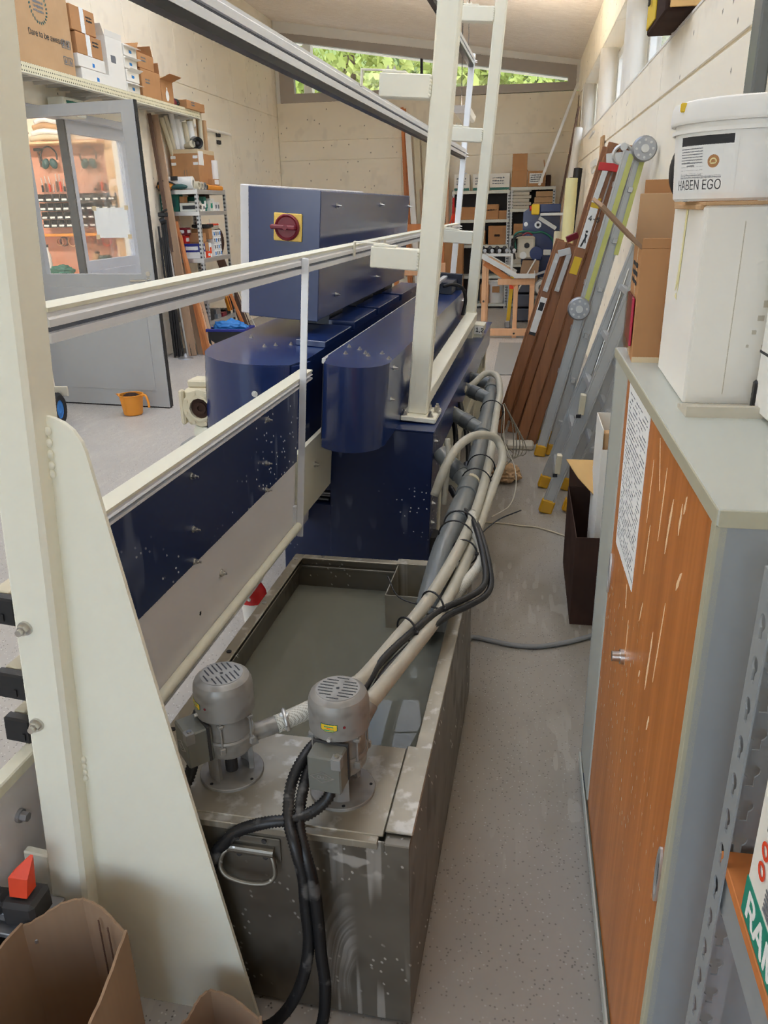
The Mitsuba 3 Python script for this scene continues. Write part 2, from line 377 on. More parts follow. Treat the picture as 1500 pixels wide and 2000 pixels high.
pr('m_post', proc(dots((0.50, 0.50, 0.48), (0.05, 0.05, 0.05), .045, .26, lambda p: (p.x + p.y) * 1.0, lambda p: p.z)), .45, metal=.3)
def f_foliage(p, n, uv):
    return mix((0.34, 0.44, 0.07), (0.60, 0.62, 0.20), fbm(p.x * .5, p.y * .5, p.z * .9, 3))
pr('m_foliage', proc(f_foliage), .6, spec=.2)
pr('m_foliage_dark', proc(lambda p, n, uv: mix((0.20, 0.30, 0.08), (0.42, 0.48, 0.20), fbm(p.x * .6, p.y * .6, p.z, 3))), .6, spec=.2)
C('bark', (92, 74, 58), .9)
C('grass', (118, 134, 70), .9)
C('asphalt', (150, 148, 142), .9)
# ---------------------------------------------------------------- the room
XL, XR, Y0, Y1 = -4.14, 0.75, -4.2, 14.0
def zc(x): return 3.66 + (XR - x) * 0.158          # the sloping ceiling
struct('floor', bx(-9.5, XR + .3, Y0 - .3, Y1 + .3, -.2, 0, 0), 'm_floor')
SK0, SK1 = -3.85, 0.15       # glazed strip in the roof over the near half of the hall
def ceil_piece(x0, x1, y0, y1): return prism([(x0, zc(x0)), (x1, zc(x1)), (x1, zc(x1) + .25), (x0, zc(x0) + .25)], y1 - y0, axes((0, y1, 0), (1, 0, 0), (0, 0, 1)))
sky_y = [.3 + 1.82 * i for i in range(6)]
ce = struct('ceiling', cat(ceil_piece(XL - .3, SK0, Y0 - .3, Y1 + .3), ceil_piece(SK1, XR + .3, Y0 - .3, Y1 + .3), ceil_piece(SK0, SK1, sky_y[-1], Y1 + .3), ceil_piece(SK0, SK1, Y0 - .3, sky_y[0])), 'm_ceiling')
for i, y in enumerate(sky_y): P(ce, 'roof_beam', ceil_piece(SK0, SK1, y - .09, y + .09), 'm_white')
for a, b in zip(sky_y[:-1], sky_y[1:]):
    w = struct_root('skylight_1'); M = axes((0, b - .09, 0), (1, 0, 0), (0, 0, 1))
    P(w, 'pane', prism([(SK0, zc(SK0) + .2), (SK1, zc(SK1) + .2), (SK1, zc(SK1) + .203), (SK0, zc(SK0) + .203)], b - a - .18, M), 'm_pane')
# left wall: core with the doorway, faced by the formwork panels of the concrete
DY0, DY1, DZ = 6.32, 8.52, 2.44
wl = struct('wall_left', cat(bx(XL - .22, XL - .012, Y0 - .3, DY0, 0, 4.5, 0), bx(XL - .22, XL - .012, DY1, Y1 + .3, 0, 4.5, 0), bx(XL - .22, XL - .012, DY0, DY1, DZ, 4.5, 0)), 'm_wall')
def wpanel(parent, *a): P(parent, 'panel', bx(*a, b=.004), 'm_wall')
G = .004
for y0, y1, z0, z1 in [(Y0, -.9, 0, 3.03), (-.9, 2.4, 0, 3.03), (2.4, DY0, 0, 3.03), (DY0, DY1, DZ, 3.03), (DY1, 11.65, 0, 3.03), (11.65, Y1, 0, 3.03)]:
    wpanel(wl, XL - .012, XL, y0 + G, y1 - G, z0 + G, z1 - G)
ys = [Y0, -.9, 1.6, 4.2] + [4.2 + .64 * i for i in range(1, 15)] + [13.8, Y1]
for y0, y1 in zip(ys[:-1], ys[1:]): wpanel(wl, XL - .012, XL, y0 + G * .6, y1 - G * .6, 3.03 + G, zc(XL))
# back wall, board-marked, with the wedge window above
wb = struct('wall_back', cat(bx(XL, XR, Y1 + .012, Y1 + .3, 0, 3.235, 0)), 'm_wall')
for x0, x1, z0, z1 in [(XL, -2.05, 0, 2.36), (-2.05, -.55, 0, 2.36), (-.55, XR, 0, 2.36), (XL, -.55, 2.36, 2.66), (-.55, XR, 2.36, 2.66), (XL, -.55, 2.66, 3.235), (-.55, XR, 2.66, 3.235)]:
    wpanel(wb, x0 + G * .4, x1 - G * .4, Y1, Y1 + .012, z0 + G * .4, z1 - G * .4)
w1 = struct_root('window_1')
def yprism(poly, y0, y1): return prism(poly, y1 - y0, axes((0, y1, 0), (1, 0, 0), (0, 0, 1)))
outer = Polygon([(XL, 3.235), (XR, 3.255), (XR, zc(XR)), (XL, zc(XL))])
fr_o = Polygon([(-4.07, 3.225), (.70, 3.25), (.70, 3.585), (-4.07, 4.26)])
glass = Polygon([(-3.83, 3.372), (.575, 3.365), (.575, 3.425), (-3.83, 4.12)])
P(w1, 'surround', yprism(outer.difference(fr_o), Y1 + .03, Y1 + .12), 'm_white')
P(w1, 'frame', yprism(fr_o.difference(glass), Y1 + .01, Y1 + .13), 'm_frame_grey')
P(w1, 'pane', yprism(glass.buffer(.01), Y1 + .085, Y1 + .087), 'm_pane')
P(w1, 'mullion', bx(-1.74, -1.70, Y1 + .02, Y1 + .08, 3.372, 3.80, .004), 'm_black')
P(w1, 'jamb', bx(-3.70, -3.56, Y1 + .16, Y1 + .34, 3.30, 4.1, .01), 'm_soffit')
# the eave outside the back window: white boards on the underside
ev = struct_root('trim_1')
for i in range(9):
    x0 = XL + i * .56
    P(ev, 'board', prism([(x0, zc(x0) - .06), (x0 + .55, zc(x0 + .55) - .06), (x0 + .55, zc(x0 + .55) - .03), (x0, zc(x0) - .03)], 1.2, axes((0, Y1 + 1.45, 0), (1, 0, 0), (0, 0, 1))), 'm_soffit')
P(ev, 'fascia', prism([(XL, zc(XL) - .11), (XR, zc(XR) - .11), (XR, zc(XR)), (XL, zc(XL))], .03, axes((0, Y1 + 1.5, 0), (1, 0, 0), (0, 0, 1))), 'm_soffit')
# right wall: solid below and above a strip of windows between round columns
ZS, ZH = 2.44, 3.16
wr = struct('wall_right', cat(bx(XR + .012, XR + .3, Y0 - .3, Y1 + .3, 0, ZS, 0), bx(XR + .012, XR + .3, Y0 - .3, Y1 + .3, ZH, 3.95, 0), bx(XR + .012, XR + .3, 13.25, Y1 + .3, ZS, ZH, 0), bx(XR + .012, XR + .3, Y0 - .3, Y0 + .6, ZS, ZH, 0)), 'm_wall')
for y0, y1 in [(Y0, .2), (.2, 2.9), (2.9, 5.35), (5.35, 8.3), (8.3, 11.2), (11.2, Y1)]:
    wpanel(wr, XR, XR + .012, y0 + G * .4, y1 - G * .4, G, 2.150)
    wpanel(wr, XR, XR + .012, y0 + G * .4, y1 - G * .4, 2.165, ZS)
    wpanel(wr, XR, XR + .012, y0, y1, ZH, zc(XR))
P(wr, 'sill', bx(XR - .005, XR + .3, Y0 + .6, 13.25, ZS - .012, ZS + .004, .002), 'm_white')
cols = [-3.4, -1.5, .5, 2.75, 5.05, 7.55, 10.0, 12.75]
for y in cols: P(wr, 'column', cyl((XR + .085, y, ZS), (XR + .085, y, ZH), .095, 28), 'm_soffit', smooth=40)
for i, (a, b) in enumerate(zip(cols[:-1], cols[1:])):
    w = struct_root(f'window_{i + 2}')
    y0, y1, X = a + .02, b - .02, XR + .205
    fr = sbox(y0, ZS, y1, ZH).difference(sbox(y0 + .07, ZS + .06, y1 - .07, ZH - .06))
    ym = (y0 + y1) / 2
    M = axes((X + .0, 0, 0), (0, 1, 0), (0, 0, 1))
    P(w, 'frame', cat(prism(fr, .07, M), bx(X, X + .07, ym - .04, ym + .04, ZS + .05, ZH - .05, .003)), 'm_white')
    for s0, s1 in ((y0 + .075, ym - .045), (ym + .045, y1 - .075)):
        sh = sbox(s0, ZS + .065, s1, ZH - .065).difference(sbox(s0 + .06, ZS + .125, s1 - .06, ZH - .125))
        sash = P(w, 'sash', prism(sh, .05, axes((X - .025, 0, 0), (0, 1, 0), (0, 0, 1))), 'm_white')
        P(sash, 'pane', bx(X, X + .002, s0 + .055, s1 - .055, ZS + .12, ZH - .12, 0), 'm_pane')
        P(sash, 'handle', cat(bx(X - .045, X - .025, s0 + .02, s0 + .045, 2.74, 2.80, .003), bx(X - .06, X - .045, s0 + .022, s0 + .042, 2.68, 2.79, .003)), 'm_zinc')
# front wall behind the viewer: a wide open gate and glazing above let the day in
struct('wall_front', cat(bx(XL - .3, -3.9, Y0 - .3, Y0, 0, 4.5, 0), bx(.35, XR + .3, Y0 - .3, Y0, 0, 4.0, 0), bx(-3.9, .35, Y0 - .3, Y0, 3.45, 4.5, 0)), 'm_wall')
struct('ground', bx(-60, 60, -60, Y0 - .31, -.25, -.02, 0), 'm_asphalt')
# tool room behind the left wall
struct('wall_toolroom', cat(bx(-7.2, XL - .22, 9.22, 9.4, 0, 3.2, 0), bx(-7.4, -7.2, 4.6, 9.4, 0, 3.2, 0), bx(-7.2, XL - .22, 4.4, 4.6, 0, .9, 0), bx(-7.2, XL - .22, 4.4, 4.6, 2.6, 3.2, 0)), 'm_wall')
struct('ceiling_toolroom', bx(-7.4, XL - .2, 4.4, 9.4, 3.0, 3.2, 0), 'm_white')
# pipe on the left wall above the rack, conduit on the right wall, electric trunk
t = thing('wall_pipe', 'white water pipe along the left wall above the rack with a bent end', 'pipe')
P(t, 'pipe', tube([(-4.09, 10.0, 2.585), (-4.09, 10.5, 2.585), (-4.09, 11.5, 2.585)], .018, 10), 'm_soffit', True)
P(t, 'elbow', tube([(-4.09, 10.0, 2.585), (-4.08, 9.93, 2.58), (-4.06, 9.92, 2.55), (-4.06, 9.92, 2.45)], .014, 10), 'm_soffit', True)
for y in (10.2, 11.0): P(t, 'clip', ring((-4.09, y, 2.585), (0, 1, 0), .020, .005), 'm_zinc')
t = thing('wall_socket', 'two small cable outlets on the left wall above the paper tubes', 'socket')
for z in (2.53, 2.44): P(t, 'outlet', bx(XL, XL + .03, 11.05, 11.16, z, z + .05, .005), 'm_dark')
one('cable_duct', bx(.705, XR, 3.00, 3.11, 0.0, 3.6, .006), 'm_pvc', 'grey vertical cable duct on the right wall behind the white bucket', 'cable duct')
# exit sign under the wall shelf
t = thing('exit_sign', 'small exit sign lamp hanging under the wall shelf above the grey door', 'exit sign')
P(t, 'housing', bx(-4.10, -3.95, 6.95, 7.32, 2.40, 2.545, .008), 'm_shelf_white')
P(t, 'face', bx(-3.95, -3.945, 7.0, 7.27, 2.44, 2.52, .002), 'm_dark_green')

# hanging lamps
lp = [(-.085, .07), (-.07, .02), (-.045, 0), (.045, 0), (.07, .02), (.085, .07), (.08, .07), (.066, .024), (.043, .005), (-.043, .005), (-.066, .024), (-.08, .07)]
def pendant(label, x, y):
    """a trough lamp that throws its light up to the ceiling."""
    t = thing('pendant_lamp', label, 'lamp')
    P(t, 'trough', prism(lp, 1.1, axes((x, y, 2.44), (1, 0, 0), (0, 0, 1))), 'm_soffit')
    for yy in (y - 1.1, y + .012): P(t, 'end_cap', prism(lp[:6], .012, axes((x, yy, 2.44), (1, 0, 0), (0, 0, 1))), 'm_frame_grey')
    k = P(t, 'tube', bx(x - .03, x + .03, y - 1.06, y - .04, 2.452, 2.472, .004), 'm_white')
    scene[k]['emitter'] = {'type': 'area', 'radiance': {'type': 'rgb', 'value': [15.0, 13.2, 10.6]}}
    for yy in (y - .98, y - .12): P(t, 'wire', cyl((x, yy, 2.51), (x, yy, zc(x)), .004, 6), 'm_dark')
pendant('long pale pendant trough lamp on two thin wires behind the white frame', -.66, 9.6)
pendant('pale pendant trough lamp over the near end of the machine', -.70, 3.4)
pendant('pale pendant trough lamp over the open floor left of the machine', -2.7, 3.4)

# ---------------------------------------------------------------- trees outside the back window
def tree(label, x, y, h, r, mat, seed):
    rng = np.random.default_rng(seed)
    t = thing('tree', label, 'tree')
    P(t, 'trunk', tube([(x, y, 0), (x + .1, y, h * .35), (x - .1, y, h * .75)], [.3] * 3 + [.2] * 30, 8), 'm_bark')
    n = 2600
    nb = 26; cs = rng.normal(size=(nb, 3)) * (r * .45, r * .45, h * .20) + (x, y, h * .68); rs = rng.uniform(.22, .45, nb) * r
    k = rng.integers(0, nb, n); d = rng.normal(size=(n, 3)); d /= np.linalg.norm(d, axis=1, keepdims=True)
    c = cs[k] + d * (rs[k] * rng.uniform(.75, 1.08, n))[:, None]
    a = rng.normal(size=(n, 3)); a /= np.linalg.norm(a, axis=1, keepdims=True); b = np.cross(a, d + .4 * rng.normal(size=(n, 3))); b /= np.linalg.norm(b, axis=1, keepdims=True)
    s = rng.uniform(.10, .24, n)[:, None]
    V = np.stack([c - a * s, c + b * s * .6, c + a * s, c - b * s * .6], 1).reshape(-1, 3)
    F = (np.arange(n) * 4)[:, None] + np.array([0, 1, 2, 3])
    F = np.vstack([F[:, [0, 1, 2]], F[:, [0, 2, 3]]])
    P(t, 'foliage', trimesh.Trimesh(V, F, process=False), mat, kind='stuff')
struct('hill', hull([(-60, 30, -1), (60, 30, -1), (60, 90, 26), (-60, 90, 26), (-60, 90, -1), (60, 90, -1), (60, 31, 2.5), (-60, 31, 2.5)]), 'm_grass')
for i, (x, y, h, r, mat, l) in enumerate([(-9.5, 30, 9.5, 3.0, 'm_foliage', 'bright green leafy tree at the left end of the back window'),
        (-5.9, 29, 8.4, 2.5, 'm_foliage', 'bright green tree outside, seen just under the steel rail'),
        (-4.0, 36, 10.5, 2.4, 'm_foliage_dark', 'darker tree outside in the middle of the back window'),
        (-1.6, 31, 7.2, 1.9, 'm_foliage', 'small pale green tree outside, right of the black window mullion'),
        (.8, 34, 8.0, 2.2, 'm_foliage_dark', 'dark leafy tree outside behind the white frame post'),
        (3.0, 30, 6.6, 1.9, 'm_foliage', 'low yellow green tree outside in the narrow tip of the window'),
        (-13.5, 38, 11, 3.6, 'm_foliage_dark', 'tall dark tree outside beyond the left window jamb')]):
    tree(l, x, y, h, r, mat, 40 + i)
# ---------------------------------------------------------------- the edging machine: one thing
gm = thing('edging_machine', 'long blue and cream glass edging machine leaning back, with steel rails and rounded blue covers', 'machine')
TB = lambda *a, b=.003: xf(bx(*a, b=b), MT)
KB = lambda *a, b=.003: xf(bx(*a, b=b), MK)
tT = lambda *p: tp(MT, *p)
RT = MT[:3, :3]
XT, YT_, ZT = RT[:, 0], RT[:, 1], RT[:, 2]
def tprism(poly, y0, y1): return prism(poly, y1 - y0, MT @ axes((0, y1, 0), (1, 0, 0), (0, 0, 1)))       # polygon in X, Z
def tplan(poly, z0, z1, M=MT): return prism(poly, z1 - z0, M @ at(0, 0, z0))                              # polygon in X, Y
# near post with its gusset
po = P(gm, 'front_post', TB(-.046, .034, -.046, .032, 0, 3.05, b=.008), 'm_cream')
for x, z in ((-.0205, .941), (-.0225, .739)):
    k = P(po, 'bolt', cat(cyl(tT(x, -.046, z), tT(x, -.051, z), .013, 20), cyl(tT(x, -.05, z), tT(x, -.060, z), .0095, 6), cyl(tT(x, -.058, z), tT(x, -.068, z), .006, 12)), 'm_steel_bright', 30)
P(gm, 'foot_plate', cat(TB(-.105, -.049, -.034, -.016, -.005, .40), TB(-.12, .09, -.06, .06, -.012, .012)), 'm_cream')
gus = [(-.002, 1.30), (.012, 1.298), (.030, 1.292), (.046, 1.281), (.060, 1.262), (.066, 1.245), (.157, .842), (.246, .467), (.366, -.045), (-.002, -.045)]
gus = [(.96 * x + .034, 1.6 - (1.6 - z) * .96) for x, z in gus[:-2]] + [(.405, -.055), (.03, -.02)]
P(gm, 'gusset', tprism(gus, -.006, .002), 'm_cream')
for z in (1.275, 1.255, 1.235, 1.215, 1.20, .60, .585, .57, .555): P(gm, 'weld', xf(ball((0, 0, 0), .006, (1, .7, 1.3), 2), MT @ at(.036, -.008, 1.6 - (1.6 - z) * .96)), 'm_cream', True)
# rails: grooved aluminium profiles
def rail(name, z0, z1, y0, y1, rubber=False, top=None):
    h = z1 - z0; zm = z0 + h * .42
    poly = Polygon([(-.042, z0), (0, z0), (0, zm - .005), (-.012, zm - .005), (-.012, zm + .005), (0, zm + .005), (0, z1 - .012), (-.004, z1 - .008), (-.004, z1), (-.042, z1)])
    k = P(gm, name, tprism(poly, y0, y1), 'm_alu')
    P(k, 'groove', tprism([(-.0125, zm - .0052), (-.011, zm - .0052), (-.011, zm + .0052), (-.0125, zm + .0052)], y0, y1), 'm_groove')
    if top: P(k, 'cap_strip', tprism([(-.046, z1), (-.001, z1), (-.001, z1 + .007), (-.046, z1 + .007)], y0, y1), top)
    if rubber: P(k, 'rubber_strip', tprism([(-.040, z0 - .018), (-.006, z0 - .018), (-.002, z0), (-.042, z0)], y0, y1), 'm_black')
    return k
rail('top_rail', 1.985, 2.045, .08, 6.1, rubber=True)
rail('guard_rail', 1.408, 1.458, .08, 6.1, top='m_cream_old')
rail('high_rail', 2.66, 2.72, .08, 6.1, rubber=True)
rail('lower_rail', 1.030, 1.057, .08, 1.62, top='m_cream_old')
P(gm, 'end_post', TB(-.045, .002, 6.06, 6.10, .5, 2.74), 'm_alu')
for z in (2.69, 2.68, 2.01, 1.99, 1.44, 1.42, 1.86): bolt(gm, tT(.002, 6.08, z), XT, .007, .012)
tpz = P(gm, 'hanger_strip', cat(TB(0, .006, 1.458, 1.484, .475, 1.458, b=.001), TB(0, .024, 1.458, 1.463, .475, 1.458, b=.001)), 'm_alu')
for z in (1.40, .985, .87, .765, .70, .515): bolt(tpz, tT(.006, 1.474, z), XT, .005, .008)
P(gm, 'hanger_foot', TB(-.02, 0, 1.44, 1.458, .475, .60), 'm_alu')
# sheets under the rails
bs = P(gm, 'blue_apron', TB(-.010, -.004, .08, 1.46, .765, 1.03, b=.001), 'm_blue_dirty')
for y in (.59, 1.132):
    for z in (1.005, .864, .769 + .006): bolt(bs, tT(-.004, y, z), XT, .006, .012)
wsn = P(gm, 'white_apron', TB(-.016, -.010, .06, 1.46, .50, .77, b=.001), 'm_white_sheet')
bolt(wsn, tT(-.010, .774, .652), XT, .008, .010)
P(wsn, 'hole', cyl(tT(-.0102, .63, .60), tT(-.0095, .63, .60), .006, 12), 'm_black')
P(gm, 'guide_pipe', cyl(tT(.006, .06, .520), tT(.006, 1.47, .516), .0145, 18), 'm_cream_old', 40)
P(gm, 'inner_panel', TB(-.03, -.012, 1.47, 1.98, .50, .78, b=.001), 'm_cream_old')
bolt(gm, tT(-.012, 1.72, .67), XT, .008, .012)
# operator side seen left of the post: three capped bars, a white apron, a bracket
for i, (x0, x1, z) in enumerate([(-.190, -.147, .868), (-.185, -.145, .697), (-.180, -.150, .591)]):
    k = P(gm, 'support_bar', TB(x0 - .0, x1 + .02, .085, 3.6, z, z + .045), 'm_cream_old'); P(k, 'strip', TB(x0 + .004, x1, .085, 3.6, z + .045, z + .053), 'm_beige')
    P(k, 'end_cap', cat(TB(x0 - .004, x1 + .024, .060, .085, z - .006, z + .052, b=.004), TB(x0 + .038, x0 + .044, .057, .061, z + .004, z + .020, b=.0005)), 'm_black')
k = P(gm, 'operator_apron', TB(-.126, -.119, -.25, 3.6, .30, .575, b=.001), 'm_white_sheet'); P(gm, 'apron_rail', TB(-.140, -.108, -.25, 3.6, .560, .588), 'm_cream_old')
P(k, 'bolt', cat(cyl(tT(-.119, -.012, .470), tT(-.112, -.012, .470), .014, 20), cyl(tT(-.112, -.012, .470), tT(-.098, -.012, .470), .010, 6)), 'm_alu_dark')
P(gm, 'bearing_block', TB(-.32, -.150, -.05, .0, .27, .415, b=.02), 'm_white')
rr = P(gm, 'roller', cyl(tT(-.225, -.04, .215), tT(-.225, 1.6, .215), .048, 28), 'm_white', 40)
P(rr, 'shaft', cat(cyl(tT(-.205, -.04, .205), tT(-.205, -.052, .205), .018, 20), cyl(tT(-.205, -.05, .205), tT(-.205, -.075, .205), .012, 12)), 'm_steel_bright', 30)
# rounded covers
pod_r = [(.008, 4.5), (.008, 1.80), (.022, 1.735), (.03, 1.66), (.055, 1.637), (.09, 1.622), (.13, 1.618), (.17, 1.632), (.21, 1.665), (.238, 1.71), (.252, 1.77), (.252, 4.5)]
pod_l = [(-.075, 4.5), (-.075, 1.80), (-.10, 1.66), (-.19, 1.615), (-.25, 1.60), (-.31, 1.603), (-.37, 1.625), (-.43, 1.68), (-.475, 1.76), (-.50, 1.88), (-.50, 4.5)]
def smooth_plan(pts, rigid):
    P0 = np.array(pts); return Polygon(P0)
rp = P(gm, 'right_cover', tplan(Polygon(pod_r), .765, 1.085), 'm_blue', 32)
P(rp, 'dark_flank', TB(.004, .008, 1.74, 4.5, .77, 1.06, b=.001), 'm_blue_dark')
lp_ = P(gm, 'left_cover', tplan(Polygon(pod_l), .715, 1.062), 'm_blue', 32)
P(lp_, 'front_flap', tplan([(-.178, 1.620), (-.19, 1.612), (-.12, 1.648), (-.072, 1.70), (-.06, 1.80), (-.072, 1.80), (-.085, 1.715), (-.13, 1.66)], .60, 1.055), 'm_blue')
bolt(lp_, tT(-.215, 1.605, .955), -YT_, .008, .006)
for x, y in ((-.14, 1.95), (-.22, 2.05), (-.27, 2.0), (-.30, 1.95), (-.42, 2.12), (-.16, 2.1)): bolt(lp_, tT(x, y, 1.062), ZT, .0065, .007)
for x, y in ((.04, 2.0), (.09, 1.97), (.13, 1.90), (.15, 1.86), (.19, 1.93), (.235, 1.84), (.06, 1.86)): bolt(rp, tT(x, y, 1.085), ZT, .0065, .007)
for y, z in ((1.86, 1.05), (1.84, .93), (4.3, 1.03), (4.25, .86), (4.38, 1.03)): bolt(rp, tT(.252, y, z), XT, .006, .010)
for y0, y1, z1 in ((2.05, 2.50, 1.088), (2.56, 3.05, 1.10), (3.12, 3.72, 1.10), (3.80, 4.48, 1.10)):
    P(lp_, 'slide_cover', TB(-.20, -.072, y0, y1, 1.062, z1, b=.003), 'm_blue')
P(rp, 'gap_trim', TB(-.012, .004, 1.78, 4.5, 1.055, 1.075, b=.001), 'm_zinc')
# upper drive housing with the main switch
up = P(gm, 'drive_housing', TB(-.456, -.150, 2.2, 4.3, 1.145, 1.660, b=.004), 'm_blue')
P(up, 'end_plate', TB(-.457, -.149, 2.192, 2.2, 1.143, 1.662, b=.002), 'm_blue')
P(up, 'back_plate', TB(-.500, -.458, 2.21, 4.3, 1.15, 1.668, b=.004), 'm_white_sheet')
for y in (2.62, 3.35, 3.95): P(up, 'carrier', TB(-.36, -.21, y, y + .25, 1.062, 1.145), 'm_blue_dark')
sx, sz = -.284, 1.514
sp = P(up, 'switch_plate', TB(sx - .060, sx + .060, 2.182, 2.192, sz - .054, sz + .054, b=.003), 'm_yellow_plate')
sk = P(up, 'switch_knob', xf(cat(lathe([(0, 0), (.052, 0), (.052, .012), (.047, .018), (.040, .012), (0, .012)], 40, at(0, 0, 0, rx=90)), bx(-.066, .043, -.036, -.008, -.0095, .0095, .006), cyl((0, -.03, 0), (0, -.038, 0), .010, 16)), MT @ at(sx, 2.182, sz)), 'm_dark_red', 30)
for y, z in ((2.446, 1.604), (3.384, 1.607), (4.27, 1.596), (2.481, 1.227), (3.38, 1.23)): bolt(up, tT(-.150, y, z), XT, .007, .014)
# base cabinet: front column and long body
P(gm, 'base_column', KB(0.0, .442, 2.0, 2.26, .02, .752, b=.004), 'm_blue_dirty')
P(gm, 'base_body', cat(KB(.02, .436, 2.26, 5.25, .58, .755, b=.003), KB(.02, .30, 2.26, 5.25, .02, .58)), 'm_blue')
P(gm, 'base_top', cat(KB(.17, .446, 1.997, 5.25, .752, .758, b=.001)), 'm_blue')
P(gm, 'side_box', cat(KB(-.22, .0, 2.02, 2.5, .0, .385), KB(-.22, .0, 2.02, 2.5, .45, .54), KB(-.22, -.16, 2.03, 2.5, .38, .46), KB(-.22, .0, 2.2, 2.5, .38, .46)), 'm_blue_dirty')
P(gm, 'drive_chain', cat(KB(-.16, -.01, 2.06, 2.2, .405, .415), KB(-.15, -.01, 2.05, 2.07, .42, .43), KB(-.14, -.02, 2.045, 2.06, .392, .40)), 'm_alu_dark')
bolt(gm, tp(MK, -.03, 2.02, .505), -YT_, .008, .006)
for z in (.70, .42, .33): bolt(gm, tp(MK, .442, 2.06, z), XT, .007, .008)
for y in (2.5, 3.4, 4.3, 5.1):
    P(gm, 'base_leg', KB(.34, .42, y, y + .08, -.03, .58), 'm_cream_old')
P(gm, 'base_beam', cat(KB(.30, .42, 2.3, 5.2, .34, .42), KB(.28, .46, 2.72, 2.86, .33, .36)), 'm_cream_old')
k = P(gm, 'cover_motor', cat(cyl(tp(MK, .43, 2.1, .10), tp(MK, .43, 2.1, .26), .055, 20), KB(.40, .47, 2.06, 2.14, .04, .10)), 'm_black')
# frame behind the glass: two posts with arms, foot beam
def frame_post(y, w, z0):
    k = P(gm, 'frame_post', TB(.272, .272 + w, y, y + .08, z0, 3.0, b=.006), 'm_cream')
    for z in (2.0, 1.385, 2.66):
        a = P(gm, 'arm', TB(.075, .272, y + .002, y + .072, z, z + .082, b=.004), 'm_cream')
        P(a, 'clamp_plate', cat(TB(.085, .175, y + .004, y + .06, z + .082, z + .090, b=.001), TB(-.002, .135, y + .02, y + .045, z + .090, z + .095, b=.001), TB(-.002, .004, y + .02, y + .045, z + .035, z + .095, b=.001)), 'm_cream')
        for x in (.10, .125): bolt(a, tT(x, y + .032, z + .095), ZT, .005, .008)
        P(a, 'weld', cat(*[xf(ball((0, 0, 0), .005, (1, .8, 1.4), 1), MT @ at(.270, y - .0, z + .012 + .012 * i)) for i in range(6)]), 'm_cream', True)
    return k
frame_post(2.15, .084, .80); frame_post(4.4, .070, .55)
bp = P(gm, 'base_plate', TB(.252, .402, 2.10, 2.30, .778, .800, b=.004), 'm_cream')
P(gm, 'foot_bracket', TB(.205, .252, 2.14, 2.26, .776, .79), 'm_cream_old')
for x, y in ((.264, 2.118), (.375, 2.125), (.355, 2.205), (.39, 2.21), (.35, 2.27), (.385, 2.27)):
    P(bp, 'bolt', cat(cyl(tT(x, y, .80), tT(x, y, .805), .015, 20), cyl(tT(x, y, .804), tT(x, y, .816), .011, 6), cyl(tT(x, y, .814), tT(x, y, .826), .006, 10)), 'm_steel_bright')
b0, b1 = np.array((.316, 2.24, .852)), np.array((.316, 4.44, .915))
P(gm, 'foot_beam', xf(bar(b0, b1, .074, .062, b=.004), MT), 'm_cream')
P(gm, 'beam_end', xf(bar(b0 + (0, .0, -.045), b0 + (0, .055, -.045), .07, .05), MT), 'm_cream')
P(gm, 'far_leg', cat(TB(.30, .40, 4.45, 4.60, -.02, .86), tplan([(.28, 4.44), (.41, 4.44), (.41, 4.62), (.28, 4.62)], .82, .86)), 'm_cream_old')
P(gm, 'far_gusset', tprism([(.40, .70), (.52, -.03), (.40, -.03)], 4.5, 4.51), 'm_cream_old')
tg = P(gm, 'number_tag', TB(.345, .40, 4.436, 4.440, .80, .855, b=0), 'm_paper'); text(tg, '1,2.', .028, tT(.350, 4.434, .815), XT, ZT, 'm_ink', bold=True, depth=.001)
# motor arm at the far end of the right cover and its cable
P(gm, 'sensor_plate', cat(TB(.12, .20, 4.1, 4.45, 1.085, 1.16), TB(.05, .23, 4.40, 4.45, 1.08, 1.19)), 'm_blue_dark')
P(gm, 'sensor_bar', TB(.10, .13, 3.7, 4.40, 1.15, 1.175), 'm_alu')
P(gm, 'sensor_cable', tube([tT(.15, 4.05, 1.14), tT(.20, 4.1, 1.15), tT(.26, 4.15, 1.13), tT(.285, 4.2, 1.05), tT(.275, 4.2, .95)], .011, 10), 'm_black', True)
# gear motor beside the left cover
gx, gy, gz = -1.235, 2.92, .872
gmx = at(gx, gy, gz, rz=-2)
P(gm, 'gearbox', xf(cat(bx(-.075, .075, -.05, .08, -.075, .075, .015), bx(-.06, .09, -.03, .06, .075, .105, .006), bx(-.09, -.07, -.06, -.03, -.07, .07, .006)), gmx), 'm_beige')
P(gm, 'gear_flange', xf(cat(lathe([(.042, 0), (.075, 0), (.075, .012), (.05, .014), (.05, .02), (.042, .02), (.042, 0)], 12, at(0, -.05, 0, rx=90)), *[cyl((.063 * math.cos(a), -.05, .063 * math.sin(a)), (.063 * math.cos(a), -.068, .063 * math.sin(a)), .007, 6) for a in np.linspace(.3, 6.58, 9)[:-1]]), gmx), 'm_beige', 20)
P(gm, 'gear_bore', xf(cat(lathe([(0, 0), (.040, 0), (.040, .004), (0, .004)], 28, at(0, -.052, 0, rx=90)), lathe([(.012, .004), (.024, .004), (.024, .010), (.012, .010)], 20, at(0, -.052, 0, rx=90))), gmx), 'm_card_brown', 30)
P(gm, 'motor_bell', xf(lathe([(0, -.075), (.075, -.078), (.085, -.10), (.085, -.12), (.06, -.14), (0, -.14)], 28, at(.02, .015, 0)), gmx), 'm_shelf_white', 30)
